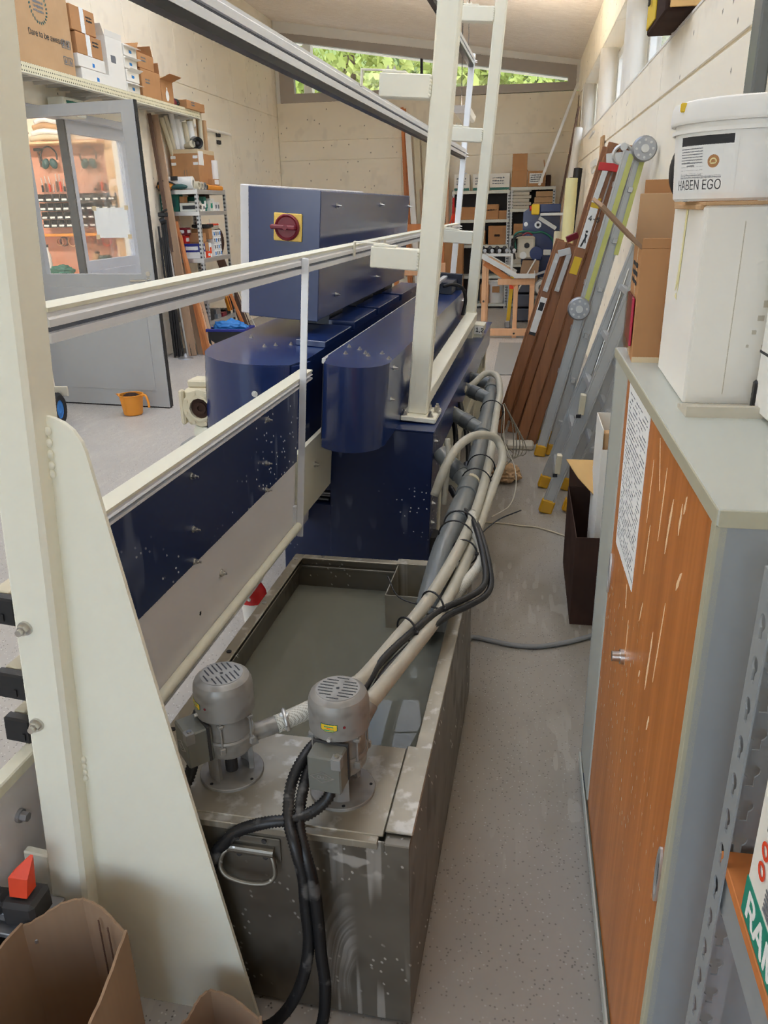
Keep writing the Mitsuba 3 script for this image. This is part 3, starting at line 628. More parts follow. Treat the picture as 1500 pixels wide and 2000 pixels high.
P(gm, 'motor', xf(cat(cyl((.02, .015, -.14), (.02, .015, -.34), .058, 20), *[bx(.02 - .002, .02 + .002, .015 - .074, .015 + .074, -.33, -.15, 0).apply_transform(at()) for _ in range(1)], *[xf(bx(-.002, .002, -.074, .074, -.33, -.15, 0), at(.02, .015, 0, rz=a)) for a in range(0, 180, 15)]), gmx), 'm_putty')
P(gm, 'motor_box', xf(bx(-.115, -.045, -.05, .07, -.255, -.150, .010), gmx), 'm_grey')
# ---------------------------------------------------------------- coolant tank
BB = lambda *a, b=.002: xf(bx(*a, b=b), MB)
bp_ = lambda *p: tp(MB, *p)
TX0, TX1, TY0, TY1, TZ = .100, .706, .038, 1.262, .488
tk = thing('coolant_tank', 'stained stainless steel water tank on the floor beside the machine', 'tank')
P(tk, 'front_wall', BB(TX0, TX1, TY0, TY0 + .004, .012, TZ, b=.001), 'm_tank')
P(tk, 'right_wall', BB(TX1 - .004, TX1, TY0 + .003, TY1, .012, TZ, b=.001), 'm_tank')
P(tk, 'left_wall', BB(TX0, TX0 + .004, TY0, TY1, .012, TZ, b=.001), 'm_tank')
P(tk, 'back_wall', BB(TX0, TX1, TY1 - .004, TY1, .012, TZ, b=.001), 'm_tank')
P(tk, 'floor_plate', BB(TX0, TX1, TY0, TY1, .010, .014, b=.001), 'm_tank')
P(tk, 'rim', cat(BB(TX1 - .034, TX1 + .003, .30, TY1 + .002, TZ, TZ + .006)), 'm_rim')
P(tk, 'rim', BB(TX0 - .002, TX0 + .030, TY0, TY1 + .002, TZ, TZ + .006), 'm_rim')
P(tk, 'rim', BB(TX0 + .030, TX1 - .034, TY1 - .026, TY1 + .002, TZ, TZ + .006), 'm_rim')
for x, y in ((TX0 + .014, 1.22), (TX0 + .014, .9), (TX0 + .014, .62), (TX0 + .014, .28), (.20, TY1 - .012)):
    P(tk, 'rivet', cat(cyl(bp_(x, y, TZ + .006), bp_(x, y, TZ + .0085), .007, 14)), 'm_steel_bright' if x > .15 or y > .8 else 'm_black')
cv = P(tk, 'cover_sheet', BB(TX0 - .002, TX1 - .052, TY0 + .012, .310, TZ, TZ + .005), 'm_rim', label='stained cover plate carrying the pumps')
P(tk, 'corner_sheet', BB(TX1 - .050, TX1 + .004, TY0 + .02, .312, TZ + .004, TZ + .011), 'm_rim')
P(tk, 'front_lip', cat(BB(TX0, TX1 - .06, TY0 - .006, TY0 + .014, TZ - .003, TZ + .002), BB(TX0, TX1 - .06, TY0 - .006, TY0 - .003, TZ - .014, TZ, b=.001)), 'm_rim')
P(tk, 'corner_lip', BB(TX1 - .048, TX1 + .002, TY0 - .005, TY0 + .03, TZ - .022, TZ + .001), 'm_tank')
P(tk, 'inner_ledge', cat(BB(TX0 + .004, TX0 + .024, .32, TY1 - .004, .452, .47), BB(TX0 + .02, TX1 - .02, TY1 - .022, TY1 - .004, .452, .462)), 'm_tank')
# carrying handle on the front sheet
hx0 = bp_(TX0 + .205, TY0, .432)
hk = P(tk, 'handle_plate', cat(BB(.338, .452, TY0 - .004, TY0, .408, .462, b=.001), xf(cyl((.345, TY0 - .006, .432), (.44, TY0 - .006, .432), .012, 16), MB)), 'm_tank')
for x, z in ((.365, .455), (.42, .455), (.365, .414), (.42, .414)): P(hk, 'rivet', cyl(bp_(x, TY0 - .004, z), bp_(x, TY0 - .007, z), .005, 12), 'm_dark')
P(tk, 'handle', xf(tube([(.352, TY0 - .009, .432), (.336, TY0 - .016, .42), (.330, TY0 - .022, .395), (.345, TY0 - .028, .376), (.385, TY0 - .03, .368), (.425, TY0 - .028, .372), (.442, TY0 - .022, .388), (.440, TY0 - .016, .415), (.432, TY0 - .009, .432)], .0052, 10), MB), 'm_tank', True)
wm = wavy(TX0 + .004, TX1 - .004, TY0 + .004, TY1 - .004, 60, 110, lambda x, y: .378 + .0006 * np.sin(x * 9 + 2 * y) * np.sin(y * 7))
one('water', xf(wm, MB), 'm_water', 'cloudy grey green water standing in the steel tank', 'water', smooth=True, kind='stuff')
# inlet tray hung into the far right corner
tr = thing('inlet_tray', 'small open steel tray hung in the far right corner of the water tank', 'tray')
x0, x1, y0, y1 = .462, .690, 1.015, 1.235
P(tr, 'box', cat(BB(x0, x1, y0, y0 + .003, .355, TZ + .004, b=0), BB(x0, x0 + .003, y0, y1, .355, TZ + .004, b=0), BB(x1 - .003, x1, y0, y1, .355, TZ + .004, b=0), BB(x0, x1, y1 - .003, y1, .355, TZ + .012, b=0), BB(x0, x1, y0, y1, .355, .358, b=0)), 'm_rim')
P(tr, 'hook', BB(x0 - .004, x1, y1 - .004, TY1 + .006, TZ + .007, TZ + .011, b=.001), 'm_rim')

# ---------------------------------------------------------------- coolant pumps
def pump(label, x, y, ang, sticker=True):
    t = thing('coolant_pump', label, 'pump'); M = at(x, y, TZ + .005, rz=ang)      # local -y looks at the junction box side
    fl = P(t, 'flange', xf(lathe([(0, 0), (.067, 0), (.067, .005), (.0655, .0065), (0, .0065)], 48), M), 'm_pump', 30)
    for a in (20, 110, 200, 290): P(fl, 'screw_hole', xf(cyl((.058 * math.cos(math.radians(a)), .058 * math.sin(math.radians(a)), .0064), (.058 * math.cos(math.radians(a)), .058 * math.sin(math.radians(a)), .0070), .0035, 10), M), 'm_black')
    for s in (-1, 1):
        arc = [(.047 * math.cos(a), .047 * math.sin(a)) for a in np.linspace(-.62, .62, 10)]; arc += [(.037 * math.cos(a), .037 * math.sin(a)) for a in np.linspace(.62, -.62, 10)]
        P(t, 'leg', xf(prism(arc, .062, at(0, 0, .004, rz=-90 + (0 if s < 0 else 180))), M), 'm_pump', 30)
    P(t, 'shaft', xf(cyl((0, 0, .005), (0, 0, .07), .013, 14), M), 'm_dark')
    P(t, 'lower_bell', xf(lathe([(0, .058), (.030, .058), (.044, .064), (.051, .076), (.053, .094), (.055, .100), (.0555, .106), (.053, .110), (0, .110)], 48), M), 'm_pump', 30)
    P(t, 'stator', xf(lathe([(.0505, .108), (.0505, .168)], 48), M), 'm_pump', True)
    cp = [(.0505, .160), (.0585, .160), (.0600, .163), (.0600, .215), (.0585, .225), (.0545, .234), (.047, .240), (.0425, .2415), (.0425, .2425), (0, .2425)]
    fc = P(t, 'fan_cover', xf(lathe(cp, 56), M), 'm_pump', 24)
    for i, r_ in enumerate(np.linspace(-.034, .034, 8)):
        w = math.sqrt(max(.0385 ** 2 - r_ ** 2, 0)); segs = [(-.012, .012)] if i in (0, 7) else [(-w, -.006), (.006, w)]
        if i in (3, 4): segs = [(-w, -.009), (.009, w)]
        for s0, s1 in segs: P(fc, 'vent_slot', xf(bx(s0, s1, r_ - .0014, r_ + .0014, .2424, .2429, 0), M), 'm_black')
    P(fc, 'centre_hole', xf(cyl((0, 0, .2424), (0, 0, .2430), .0035, 14), M), 'm_black')
    for a in (35, 145, 215, 325):
        c, s = .056 * math.cos(math.radians(a)), .056 * math.sin(math.radians(a))
        rod = P(t, 'tie_rod', xf(cyl((c, s, .098), (c, s, .160), .0024, 8), M), 'm_pump'); P(rod, 'lug', xf(cat(bx(c - .007, c + .007, s - .006, s + .006, .150, .158, .002), bx(c - .007, c + .007, s - .006, s + .006, .088, .104, .002)), M), 'm_pump')
    jb = P(t, 'junction_box', xf(bx(-.033, .033, -.098, -.045, .072, .152, .003), M), 'm_pump_box')
    P(jb, 'gasket', xf(bx(-.036, .036, -.056, -.050, .075, .157, .001), M), 'm_dark')
    P(jb, 'screw_notch', xf(cat(bx(.014, .0335, -.0985, -.080, .128, .1525, .001)), M), 'm_grey'); P(jb, 'screw', xf(cyl((.024, -.088, .150), (.024, -.088, .156), .005, 12), M), 'm_steel_bright')
    em = Polygon([(-.024, 0), (0, .013), (.024, 0), (0, -.013)])
    P(jb, 'emblem', xf(cat(prism(em.difference(em.buffer(-.0014)), .0012, axes((-.004, -.0978, .108), (1, 0, 0), (0, 0, 1))), *[prism(Point(dx, 0).buffer(.0042).difference(Point(dx, 0).buffer(.003)), .0012, axes((-.004, -.0978, .108), (1, 0, 0), (0, 0, 1))) for dx in (-.006, 0, .006)]), M), 'm_pump')
    if sticker:
        hex_ = Polygon([(-.017, .009), (.017, .009), (.0175, -.004), (.008, -.0085), (-.008, -.0085), (-.0175, -.004)])
        def curve(m):
            v = np.array(m.vertices); th = v[:, 0] / .0604; r = .0603 + v[:, 2]; m.vertices = np.stack([r * np.sin(th), -r * np.cos(th), v[:, 1] + .192], 1); return m
        def dens(p, h): return prism(p, h).subdivide().subdivide()
        P(fc, 'sticker_edge', xf(curve(dens(hex_, .0003)), M), 'm_dark_green'); st = P(fc, 'sticker', xf(curve(dens(hex_.buffer(-.0013), .0005)), M), 'm_yellow')
        for k, (dz, w, m) in enumerate([(.0032, .009, 'm_green'), (-.0005, .004, 'm_orange_red'), (-.0045, .010, 'm_green')]): P(fc, 'sticker_print', xf(curve(dens(sbox(-w, dz - .0009, w, dz + .0009), .0008)), M), m)
        P(fc, 'rust_spot', xf(curve(prism(Point(.030, .002).buffer(.0028), .0004)), M), 'm_dark_red')
    P(fc, 'screw', xf(cyl((0, -.0595, .168), (0, -.066, .168), .004, 10), M), 'm_zinc')
    return t, M
pR, MR = pump('right coolant pump with junction box facing the viewer and a yellow sticker', -.318, 1.243, -6)
pL, ML = pump('left coolant pump half behind the cream gusset, junction box turned left', -.562, 1.262, -46)
P(pL, 'outlet', cat(cyl((-.525, 1.285, .575), (-.475, 1.315, .582), .019, 16), cyl((-.540, 1.275, .57), (-.515, 1.29, .577), .025, 16)), 'm_pump', 30)
P(pR, 'outlet', cat(cyl((-.300, 1.285, .60), (-.275, 1.335, .64), .019, 16)), 'm_pump', 30)

# ---------------------------------------------------------------- pipes and hoses
dp = thing('drain_pipe', 'grey plastic drain pipe with side inlets running along the machine into the tank tray', 'pipe')
pp = np.array([(-0.250, 2.02, .425), (-0.235, 2.14, 0.49), (-0.222, 2.36, 0.528), (-0.205, 2.55, 0.535), (-0.187, 2.82, 0.53), (-0.17, 3.2, 0.53), (-0.164, 3.55, 0.54), (-0.155, 4.05, 0.555), (-0.15, 4.45, 0.575), (-0.149, 4.72, 0.60)])
P(dp, 'main_pipe', tube(pp, .0375, 22, 6), 'm_pvc', True)
for a, b in ((2.62, 2.82), (2.9, 3.02), (3.72, 3.95), (4.55, 4.70)):
    f = lambda y: np.array([np.interp(y, pp[:, 1], pp[:, i]) for i in range(3)])
    P(dp, 'socket', cyl(f(a), f(b), .0435, 24), 'm_pvc', 40)
P(dp, 'band', cyl(f(3.03), f(3.055), .0445, 24), 'm_beige', 40)
P(dp, 'end_cap', cat(cyl(f(4.70), f(4.76), .043, 24)), 'm_pvc', 40)
for y, dz in ((3.03, .10), (3.80, .075), (4.40, .05), (4.66, .04)):
    q = f(y); e = np.array((-.31 if y < 3.5 else -.35, y + .12, q[2] + dz))
    s = P(dp, 'side_inlet', cyl(q, e, .036, 20), 'm_pvc', 40); m_ = q * .45 + e * .55; P(s, 'sleeve', cyl(m_, m_ + (q - e) * .22, .040, 20), 'm_pvc_dark', 40)
HA = [(-0.475, 1.315, 0.582), (-0.43, 1.345, 0.592), (-0.377, 1.375, 0.610), (-0.316, 1.42, 0.629), (-0.273, 1.65, 0.599), (-0.224, 1.88, 0.585), (-0.178, 2.15, 0.585), (-0.143, 2.45, 0.578), (-0.125, 2.75, 0.562), (-0.110, 3.15, 0.56), (-0.105, 3.5, 0.565), (-0.102, 4.1, 0.585), (-0.097, 4.4, 0.61), (-0.120, 4.58, 0.665), (-0.19, 4.62, 0.672), (-0.26, 4.5, 0.63), (-.33, 4.42, .60)]
t = thing('hose', 'long beige hose from the left pump along the drain pipe to its far end', 'hose')
P(t, 'hose', tube(HA, .0185, 14, 8), 'm_hose', True)
P(t, 'braided_end', tube(HA[:4], .0195, 14, 8), 'm_braid', True); P(t, 'clamp', cat(ring((-.458, 1.328, .586), (.06, .03, .01), .021, .005, 18, 6), bx(-.468, -.448, 1.315, 1.327, .597, .607, .002)), 'm_zinc', True)
HB = [(-0.278, 1.33, 0.640), (-0.231, 1.62, 0.591), (-0.185, 1.88, 0.560), (-0.142, 2.2, 0.553), (-0.118, 2.5, 0.547), (-0.098, 2.78, 0.536), (-0.072, 3.05, 0.548), (-0.050, 3.25, 0.585), (-0.083, 3.3, 0.655), (-0.163, 3.2, 0.695), (-0.225, 3.05, 0.690), (-0.27, 2.95, 0.63), (-.31, 2.92, .52)]
t = thing('hose', 'beige water hose from the right pump that loops over the drain pipe', 'hose')
P(t, 'hose', tube(HB, .0180, 14, 8), 'm_hose', True)
HC = [(-0.185, 1.98, 0.50), (-0.150, 2.06, 0.535), (-0.120, 2.14, 0.545), (-0.092, 2.24, 0.548), (-0.090, 2.34, 0.553), (-0.125, 2.44, 0.575), (-.14, 2.6, .575)]
t = thing('braided_hose', 'short braided hose bent beside the hose bundle at the tray', 'hose'); P(t, 'hose', tube(HC, .0165, 14, 8), 'm_braid', True)
KA = [(-0.325, 1.33, 0.60), (-0.300, 1.42, 0.625), (-0.283, 1.52, 0.625), (-0.236, 1.7, 0.602), (-0.182, 1.87, 0.575), (-0.125, 1.98, 0.556), (-0.082, 2.06, 0.550), (-0.070, 2.14, 0.553), (-0.085, 2.24, 0.585), (-.115, 2.4, .60), (-.15, 2.6, .57), (-.22, 2.8, .54)]
for i, (dx, dz) in enumerate(((0, 0), (.016, -.016))):
    one('power_cable', tube(np.array(KA) + (dx, -.004 * i, dz), .0095, 10, 8), 'm_black', ['upper black cable crossing the water tank along the hoses', 'lower black cable crossing the water tank along the hoses'][i], 'cable', smooth=True)
def zip_tie(p, d, R, lab, tail=None):
    t = thing('cable_tie', lab, 'cable tie'); P(t, 'band', ring(p, d, R, .0028, 26, 6), 'm_black', True)
    hd = np.array(p) + R * unit(np.cross(unit(d), (0, 0, 1))); P(t, 'head', bx(hd[0] - .006, hd[0] + .006, hd[1] - .005, hd[1] + .005, hd[2] - .004, hd[2] + .006, .001), 'm_black')
    if tail is not None: P(t, 'tail', tube([hd, *tail], .0022, 6), 'm_black', True)
zip_tie((-.205, 1.90, .575), (.17, .25, 0), .040, 'black cable tie round hoses and cables over the tank', [(-.29, 1.88, .60), (-.335, 1.93, .64)])
zip_tie((-.183, 2.42, .556), (.07, .3, 0), .062, 'black cable tie with a long tail pointing right across the aisle', [(-.05, 2.48, .60), (.03, 2.46, .65)])
zip_tie((-.175, 2.52, .553), (.07, .3, 0), .062, 'second black cable tie just behind the long tailed one')
zip_tie((-.145, 2.30, .560), (.11, .3, 0), .042, 'black cable tie round the beige hoses nearest the tray')
zip_tie((-.150, 3.02, .545), (.03, .3, 0), .062, 'black cable tie round pipe and hose beside the beige band')
zip_tie((-.140, 3.22, .545), (.03, .3, 0), .060, 'black cable tie round pipe and hose under the hose loop')
zip_tie((-.130, 4.12, .570), (.02, .3, 0), .060, 'black cable tie round pipe and hose at the far end')
zip_tie((-.252, 1.72, .598), (.17, .25, 0), .032, 'black cable tie nearest the right pump')
# corrugated conduits at the front
H1 = [(-.345, 1.30, .60), (-0.378, 1.215, 0.600), (-0.399, 1.165, 0.565), (-0.394, 1.115, 0.525), (-0.372, 1.075, 0.498), (-0.357, 1.065, 0.435), (-0.356, 1.063, 0.363), (-0.354, 1.06, 0.275), (-0.368, 1.05, 0.187), (-0.400, 1.045, 0.105), (-0.446, 1.04, 0.045), (-.50, 1.05, .016)]
H2 = [(-.335, 1.30, .60), (-0.366, 1.225, 0.592), (-0.377, 1.165, 0.552), (-0.374, 1.115, 0.512), (-0.352, 1.075, 0.475), (-0.338, 1.065, 0.41), (-0.333, 1.062, 0.325), (-0.331, 1.06, 0.244), (-0.326, 1.055, 0.152), (-0.338, 1.05, 0.055), (-.37, 1.03, .016)]
H3 = [(-0.318, 1.168, 0.572), (-0.326, 1.155, 0.545), (-0.355, 1.135, 0.524), (-0.390, 1.115, 0.520), (-0.438, 1.105, 0.515), (-0.495, 1.108, 0.485), (-0.528, 1.110, 0.447), (-0.552, 1.112, 0.409), (-.60, 1.113, .25), (-.62, 1.113, .06)]
for h, lab in ((H1, 'black corrugated conduit hanging down the tank front, left one'), (H2, 'grey streaked corrugated conduit hanging down the tank front, right one'), (H3, 'black corrugated conduit from the right pump box bending left over the tank edge')):
    one('corrugated_conduit', tube(h, .0098, 12, 10, ribs=.0066, rib_amp=.0024), 'm_corrugated', lab, 'conduit', smooth=True)
one('corrugated_conduit', tube([(-.617, 1.222, .566), (-.623, 1.21, .545), (-.632, 1.195, .515), (-.645, 1.17, .500), (-.68, 1.14, .50)], .0105, 12, 8, ribs=.0066, rib_amp=.0024), 'm_corrugated', 'short black corrugated conduit under the left pump box', 'conduit', smooth=True)
# things hanging under the machine and on the floor
t = thing('floor_hose', 'thin grey hose lying across the aisle floor from the tank to the cabinet', 'hose')
P(t, 'hose', tube([(-.15, 2.60, .012), (-.139, 2.699, .011), (-.06, 2.685, .011), (.002, 2.667, .011), (.07, 2.660, .011), (.139, 2.67, .011), (.23, 2.71, .011), (.308, 2.759, .011), (.42, 2.84, .011)], .0095, 10), 'm_grey', True)
one('thin_cable', tube([(-.13, 4.35, .59), (-.085, 4.3, .57), (-0.065, 4.2, 0.561), (-0.056, 4.0, 0.445), (0.002, 3.7, 0.40), (0.012, 3.4, 0.40), (-0.012, 3.05, 0.44), (-0.077, 2.8, 0.485)], .0028, 6), 'm_hose', 'thin beige cable sagging beside the drain pipe', 'cable', smooth=True)
one('thin_cable', tube([(-.20, 3.85, .03), (-0.148, 3.924, 0.006), (-0.038, 3.922, 0.005), (.05, 3.90, .005), (0.137, 3.885, 0.005), (0.265, 3.796, 0.005), (.34, 3.74, .005)], .0042, 6), 'm_beige', 'thin pale cable lying on the aisle floor before the ladder feet', 'cable', smooth=True)
t = thing('cable_coil', 'pale coil of thin cable hanging between pipe and wooden ladder', 'cable')
for i in range(5): P(t, 'loop', tube(spline([(-.07, 4.35, .56), (-.02 + .02 * i, 4.5, .40 - .03 * i), (-.01 + .015 * i, 4.6, .18), (-.06 + .01 * i, 4.62, .12 + .02 * i), (-.08, 4.5, .34), (-.07, 4.35, .56)], 8), .003, 6, smooth=False), 'm_hose', True)
mm = ball((0, 0, 0), 1, sub=4); v = mm.vertices; v *= (1 + 1.0 * (meshkit.fbm(v * 3.2 + 7, 4) - .5))[:, None]; mm.vertices = v * (.085, .10, .05) + (-.045, 4.66, .042)
one('rag', mm, 'm_card_pale', 'crumpled brown grey rag on the floor beside the drain pipe', 'rag', smooth=True)
t = thing('alarm_horn', 'red domed warning light on a white cone standing beside the tank', 'warning light')
P(t, 'base', lathe([(0, 0), (.042, 0), (.046, .03), (.052, .12), (.0, .12)], 28, at(-1.01, 2.66, .02)), 'm_white', 40)
P(t, 'dome', lathe([(.053, .12), (.054, .135), (.050, .16), (.038, .185), (.018, .198), (0, .20)], 28, at(-1.01, 2.66, .02)), 'm_red', 40); P(t, 'knob', ball((-1.012, 2.612, .165), .009), 'm_white', True)
for i, (a, b, c) in enumerate([((-.30, 4.1, .62), (-.25, 4.0, .45), (-.23, 3.85, .30)), ((-.33, 4.0, .60), (-.30, 3.85, .45), (-.34, 3.7, .36)), ((-.28, 3.3, .42), (-.22, 3.15, .42), (-.21, 3.35, .52))]):
    one('black_hose', tube([a, b, c], .014, 10), 'm_black', ['black hose dropping behind the drain pipe', 'black hose curving under the blue base', 'black hose looping low beside the drain pipe'][i], 'hose', smooth=True)
one('copper_hose', tube([(-.268, 3.02, .73), (-.262, 3.01, .66), (-.268, 3.0, .58), (-.275, 2.98, .46)], .011, 10), 'm_hose', 'beige hose hanging down beside the base column', 'hose', smooth=True)
# ---------------------------------------------------------------- sideboard with the sliding door
cb = thing('cabinet', 'tall grey cabinet with scratched brown wooden sliding door and notes sheet, at the right wall', 'cabinet')
CX, CY0, CY1, CH = .237, .89, 2.0, 1.268
P(cb, 'top_board', bx(CX - .002, .72, CY0 - .002, CY1, CH - .022, CH, .002), 'm_cab_grey')
P(cb, 'edge_trim', cat(bx(CX - .0035, CX - .001, CY0, CY1, CH - .022, CH - .001, .0005), bx(CX, .72, CY0 - .004, CY0 - .001, CH - .022, CH - .001, .0005)), 'm_cab_edge')
P(cb, 'side_panel', bx(CX + .002, .72, CY0, CY0 + .02, .05, CH - .022, .001), 'm_cab_side')
P(cb, 'side_edge', bx(CX - .003, CX + .012, CY0 + .0, CY0 + .018, .05, CH - .022, .001), 'm_cab_edge')
P(cb, 'back_panel', bx(.71, .72, CY0 + .02, CY1, .05, CH - .022, .001), 'm_cab_side')
P(cb, 'far_side', bx(CX, .71, CY1 - .02, CY1, .05, CH - .022, .001), 'm_cab_side')
P(cb, 'far_stile', bx(CX, CX + .02, 1.78, CY1, .06, CH - .022, .002), 'm_cab_grey')
dr_ = P(cb, 'door', bx(CX + .004, CX + .022, CY0 + .018, 1.79, .045, CH - .024, .001), 'm_cab_wood')
P(cb, 'floor_board', bx(CX + .02, .71, CY0 + .02, CY1 - .02, .05, .07, .001), 'm_cab_side')
for x0 in (CX - .006, CX + .010): P(cb, 'track', bx(x0, x0 + .005, CY0, CY1, .02, .052, .001), 'm_cab_grey')
P(cb, 'plinth_rail', bx(CX - .004, CX + .02, CY0, CY1, .012, .024, .001), 'm_cab_edge')
for y in (1.86, .98): P(cb, 'foot', bx(CX + .0, CX + .05, y, y + .05, 0, .05, .002), 'm_groove')
kn = P(dr_, 'lock', cat(cyl((CX + .004, 1.455, .722), (CX - .004, 1.455, .722), .016, 22), cyl((CX - .004, 1.455, .722), (CX - .020, 1.455, .722), .011, 20)), 'm_steel_bright', 30, label='small chrome lock cylinder')
def finger_pull(y, z):
    el = lambda a, b: Polygon([(a * math.cos(t), b * math.sin(t)) for t in np.linspace(0, 2 * np.pi, 28)[:-1]])
    k = P(dr_, 'finger_pull', prism(el(.014, .052).difference(el(.009, .040)), .004, axes((CX + .0035, y, z), (0, -1, 0), (0, 0, 1))), 'm_zinc'); P(dr_, 'pull_hollow', prism(el(.009, .040), .001, axes((CX + .0038, y, z), (0, -1, 0), (0, 0, 1))), 'm_dark')
finger_pull(1.765, .765); finger_pull(.942, .66)
rng = random.Random(11)
for (y, z, l, w, a) in [(1.17, 1.13, .10, .012, 80), (1.10, 1.17, .05, .010, 86), (1.06, 1.09, .045, .012, 60), (1.33, 1.02, .10, .006, 84), (1.24, 1.14, .13, .004, 87), (1.14, .94, .16, .005, 82), (1.20, .87, .12, .010, 85), (1.32, .90, .05, .006, 70), (1.15, .78, .035, .012, 75), (1.27, .80, .02, .010, 60), (1.08, 1.20, .03, .008, 75), (1.36, 1.12, .12, .004, 88), (1.44, .78, .07, .004, 95), (1.30, 1.19, .09, .003, 120), (1.50, .84, .05, .006, 110)]:
    d = np.array([math.cos(math.radians(a)), math.sin(math.radians(a))]); n_ = np.array([-d[1], d[0]])
    pts = [np.array((0, 0)) - d * l / 2] + [d * l * t + n_ * w * .5 * rng.uniform(.3, 1) for t in (-.3, -.1, .15, .3)] + [d * l / 2] + [d * l * t - n_ * w * .5 * rng.uniform(.2, 1) for t in (.3, .1, -.12, -.32)]
    P(dr_, 'scar', prism(Polygon(pts).buffer(.0004), .0008, axes((CX + .0040, y, z), (0, -1, 0), (0, 0, 1))), 'm_scar')
t = thing('notes_sheet', 'handwritten notes sheet taped on the brown cabinet door', 'paper')
P(t, 'sheet', prism([(1.44, .88), (1.715, .868), (1.73, 1.243), (1.435, 1.243)], .0010, axes((CX + .0036, 0, 0), (0, 1, 0), (0, 0, 1)) @ np.diag([1, 1, -1, 1])), 'm_paper')
rng = random.Random(3); marks = []
for r in range(34):
    z = 1.222 - r * .0098; y = 1.705
    while y > 1.46:
        l = rng.uniform(.004, .022)
        if rng.random() < .8: marks.append(bx(CX + .0022, CX + .0026, y - l, y, z - .0012 + rng.uniform(-.0008, .0008), z + .0014, 0))
        y -= l + rng.uniform(.003, .008)
P(t, 'handwriting', cat(*marks), 'm_ink_soft', kind='stuff')

# ---------------------------------------------------------------- on the cabinet
wbx = thing('white_carton', 'tall white cardboard box on the cabinet under the white bucket', 'box')
MWb = at(.286, 1.405, CH, rz=-1.5)
P(wbx, 'body', xf(bx(0, .34, 0, .335, 0, .325, .004), MWb), 'm_white_card')
P(wbx, 'lid_edge', xf(cat(bx(-.002, .33, -.002, .336, .3245, .330, .001), bx(-.006, .02, .02, .30, .318, .326, .001)), MWb), 'm_card_pale')
P(wbx, 'tape', xf(cat(prism([(x_ + .11, z_) for x_, z_ in [(.045, .32), (.062, .32), (.044, .20), (.030, .185), (.012, .172), (.018, .162), (.030, .170), (.038, .158), (.042, .172), (.034, .20)]], .0008, axes((-.0008, .335, 0), (0, -1, 0), (0, 0, 1)))), MWb), 'm_pale_yellow')
P(wbx, 'scuffs', xf(cat(*[bx(.09 + .006 * i, .094 + .009 * i, -.0006, 0, .10 + .022 * (i % 4), .105 + .024 * (i % 4), 0) for i in range(7)], bx(.062, .0635, -.0006, 0, .02, .30, 0)), MWb), 'm_putty')
bk = thing('plastic_bucket', 'white plastic bucket with lid and printed label on top of the white carton', 'bucket')
BX, BY, BZ = .372, 1.535, CH + .331
P(bk, 'body', lathe([(0, 0), (.112, 0), (.116, .004), (.1235, .128), (.118, .128), (.111, .006), (0, .006)], 56, at(BX, BY, BZ)), 'm_white', 30)
lid = P(bk, 'lid', lathe([(.1240, .118), (.1300, .118), (.1320, .123), (.1310, .142), (.1280, .150), (.120, .153), (.116, .149), (0, .147)], 56, at(BX, BY, BZ)), 'm_white', 30)
P(bk, 'rim_ring', lathe([(.1235, .104), (.1275, .104), (.1275, .110), (.1235, .110)], 48, at(BX, BY, BZ)), 'm_white', 30)
P(lid, 'seal_tab', bx(BX - .128, BX - .118, BY - .050, BY - .044, BZ + .136, BZ + .150, .002), 'm_yellow')
def wrap(m, r0, r1, h, a0, cx, cy, cz):
    """bend a flat mesh (x along the girth, y up, z out) round a cone bucket; a0: angle of x = 0."""
    m = m.copy()
    for _ in range(6):
        if m.edges_unique_length.max() < .012: break
        m = m.subdivide()
    v = np.array(m.vertices); r = r0 + (r1 - r0) * v[:, 1] / h + v[:, 2] + .0006; a = a0 + v[:, 0] / ((r0 + r1) / 2)
    m.vertices = np.stack([cx + r * np.cos(a), cy + r * np.sin(a), cz + v[:, 1]], 1); return m
def bw(m): return wrap(m, .1155, .1238, .128, math.radians(197), BX, BY, BZ)
def flat(x0, x1, y0, y1, h=.0002): return prism(sbox(x0, y0, x1, y1), h)
lb = P(bk, 'label', bw(prism(sbox(-.015, .016, .104, .103).buffer(.003), .0002)), 'm_paper')
P(lb, 'title_bar', bw(flat(.0, .100, .085, .0985, .0004)), 'm_ink')
txt = [flat(.0 + .001 * (i % 2), .050, .0795 - .0042 * i, .0809 - .0042 * i, .0004) for i in range(6)]
txt += [flat(0, .052, .0580 - .0052 * i, .0584 - .0052 * i, .0004) for i in range(4)] + [flat(.016, .024, .0590, .0606, .0004), flat(.016, .034, .0536, .0556, .0004)] + [flat(0, .085, .0388, .0392, .0004), flat(.0, .085, .0362, .0374, .0004), flat(0, .085, .0348, .0352, .0004), flat(0, .05, .0398, .0408, .0004)]
P(lb, 'small_print', bw(cat(*txt)), 'm_ink_soft')
seal = Point(.070, .0600).buffer(.0098, 24)
P(lb, 'seal', bw(prism(seal, .0004)), 'm_card'); P(lb, 'seal_mark', bw(cat(prism(Point(.070, .0590).buffer(.006).intersection(sbox(.06, .0580, .08, .075)).difference(Point(.070, .0590).buffer(.0042)), .0006), flat(.0655, .0745, .0560, .0580, .0006))), 'm_pale_yellow')
m = meshkit.text_mesh('HABEN EGO', .0150, .0004); m.apply_scale((.094 / m.bounds[1][0], 1, 1)); m.apply_translation((-.008, .0195 - .0 - .0, 0)); m.vertices[:, 1] -= .0
P(lb, 'lettering', bw(xf(m, at(0, -.0015, 0))), 'm_ink')
bb = thing('brown_carton', 'open brown cardboard box with raised flaps on the cabinet in front of the ladders', 'box')
MBb = at(.247, 1.80, CH, rz=-3.5); w, d, h = .26, .235, .240
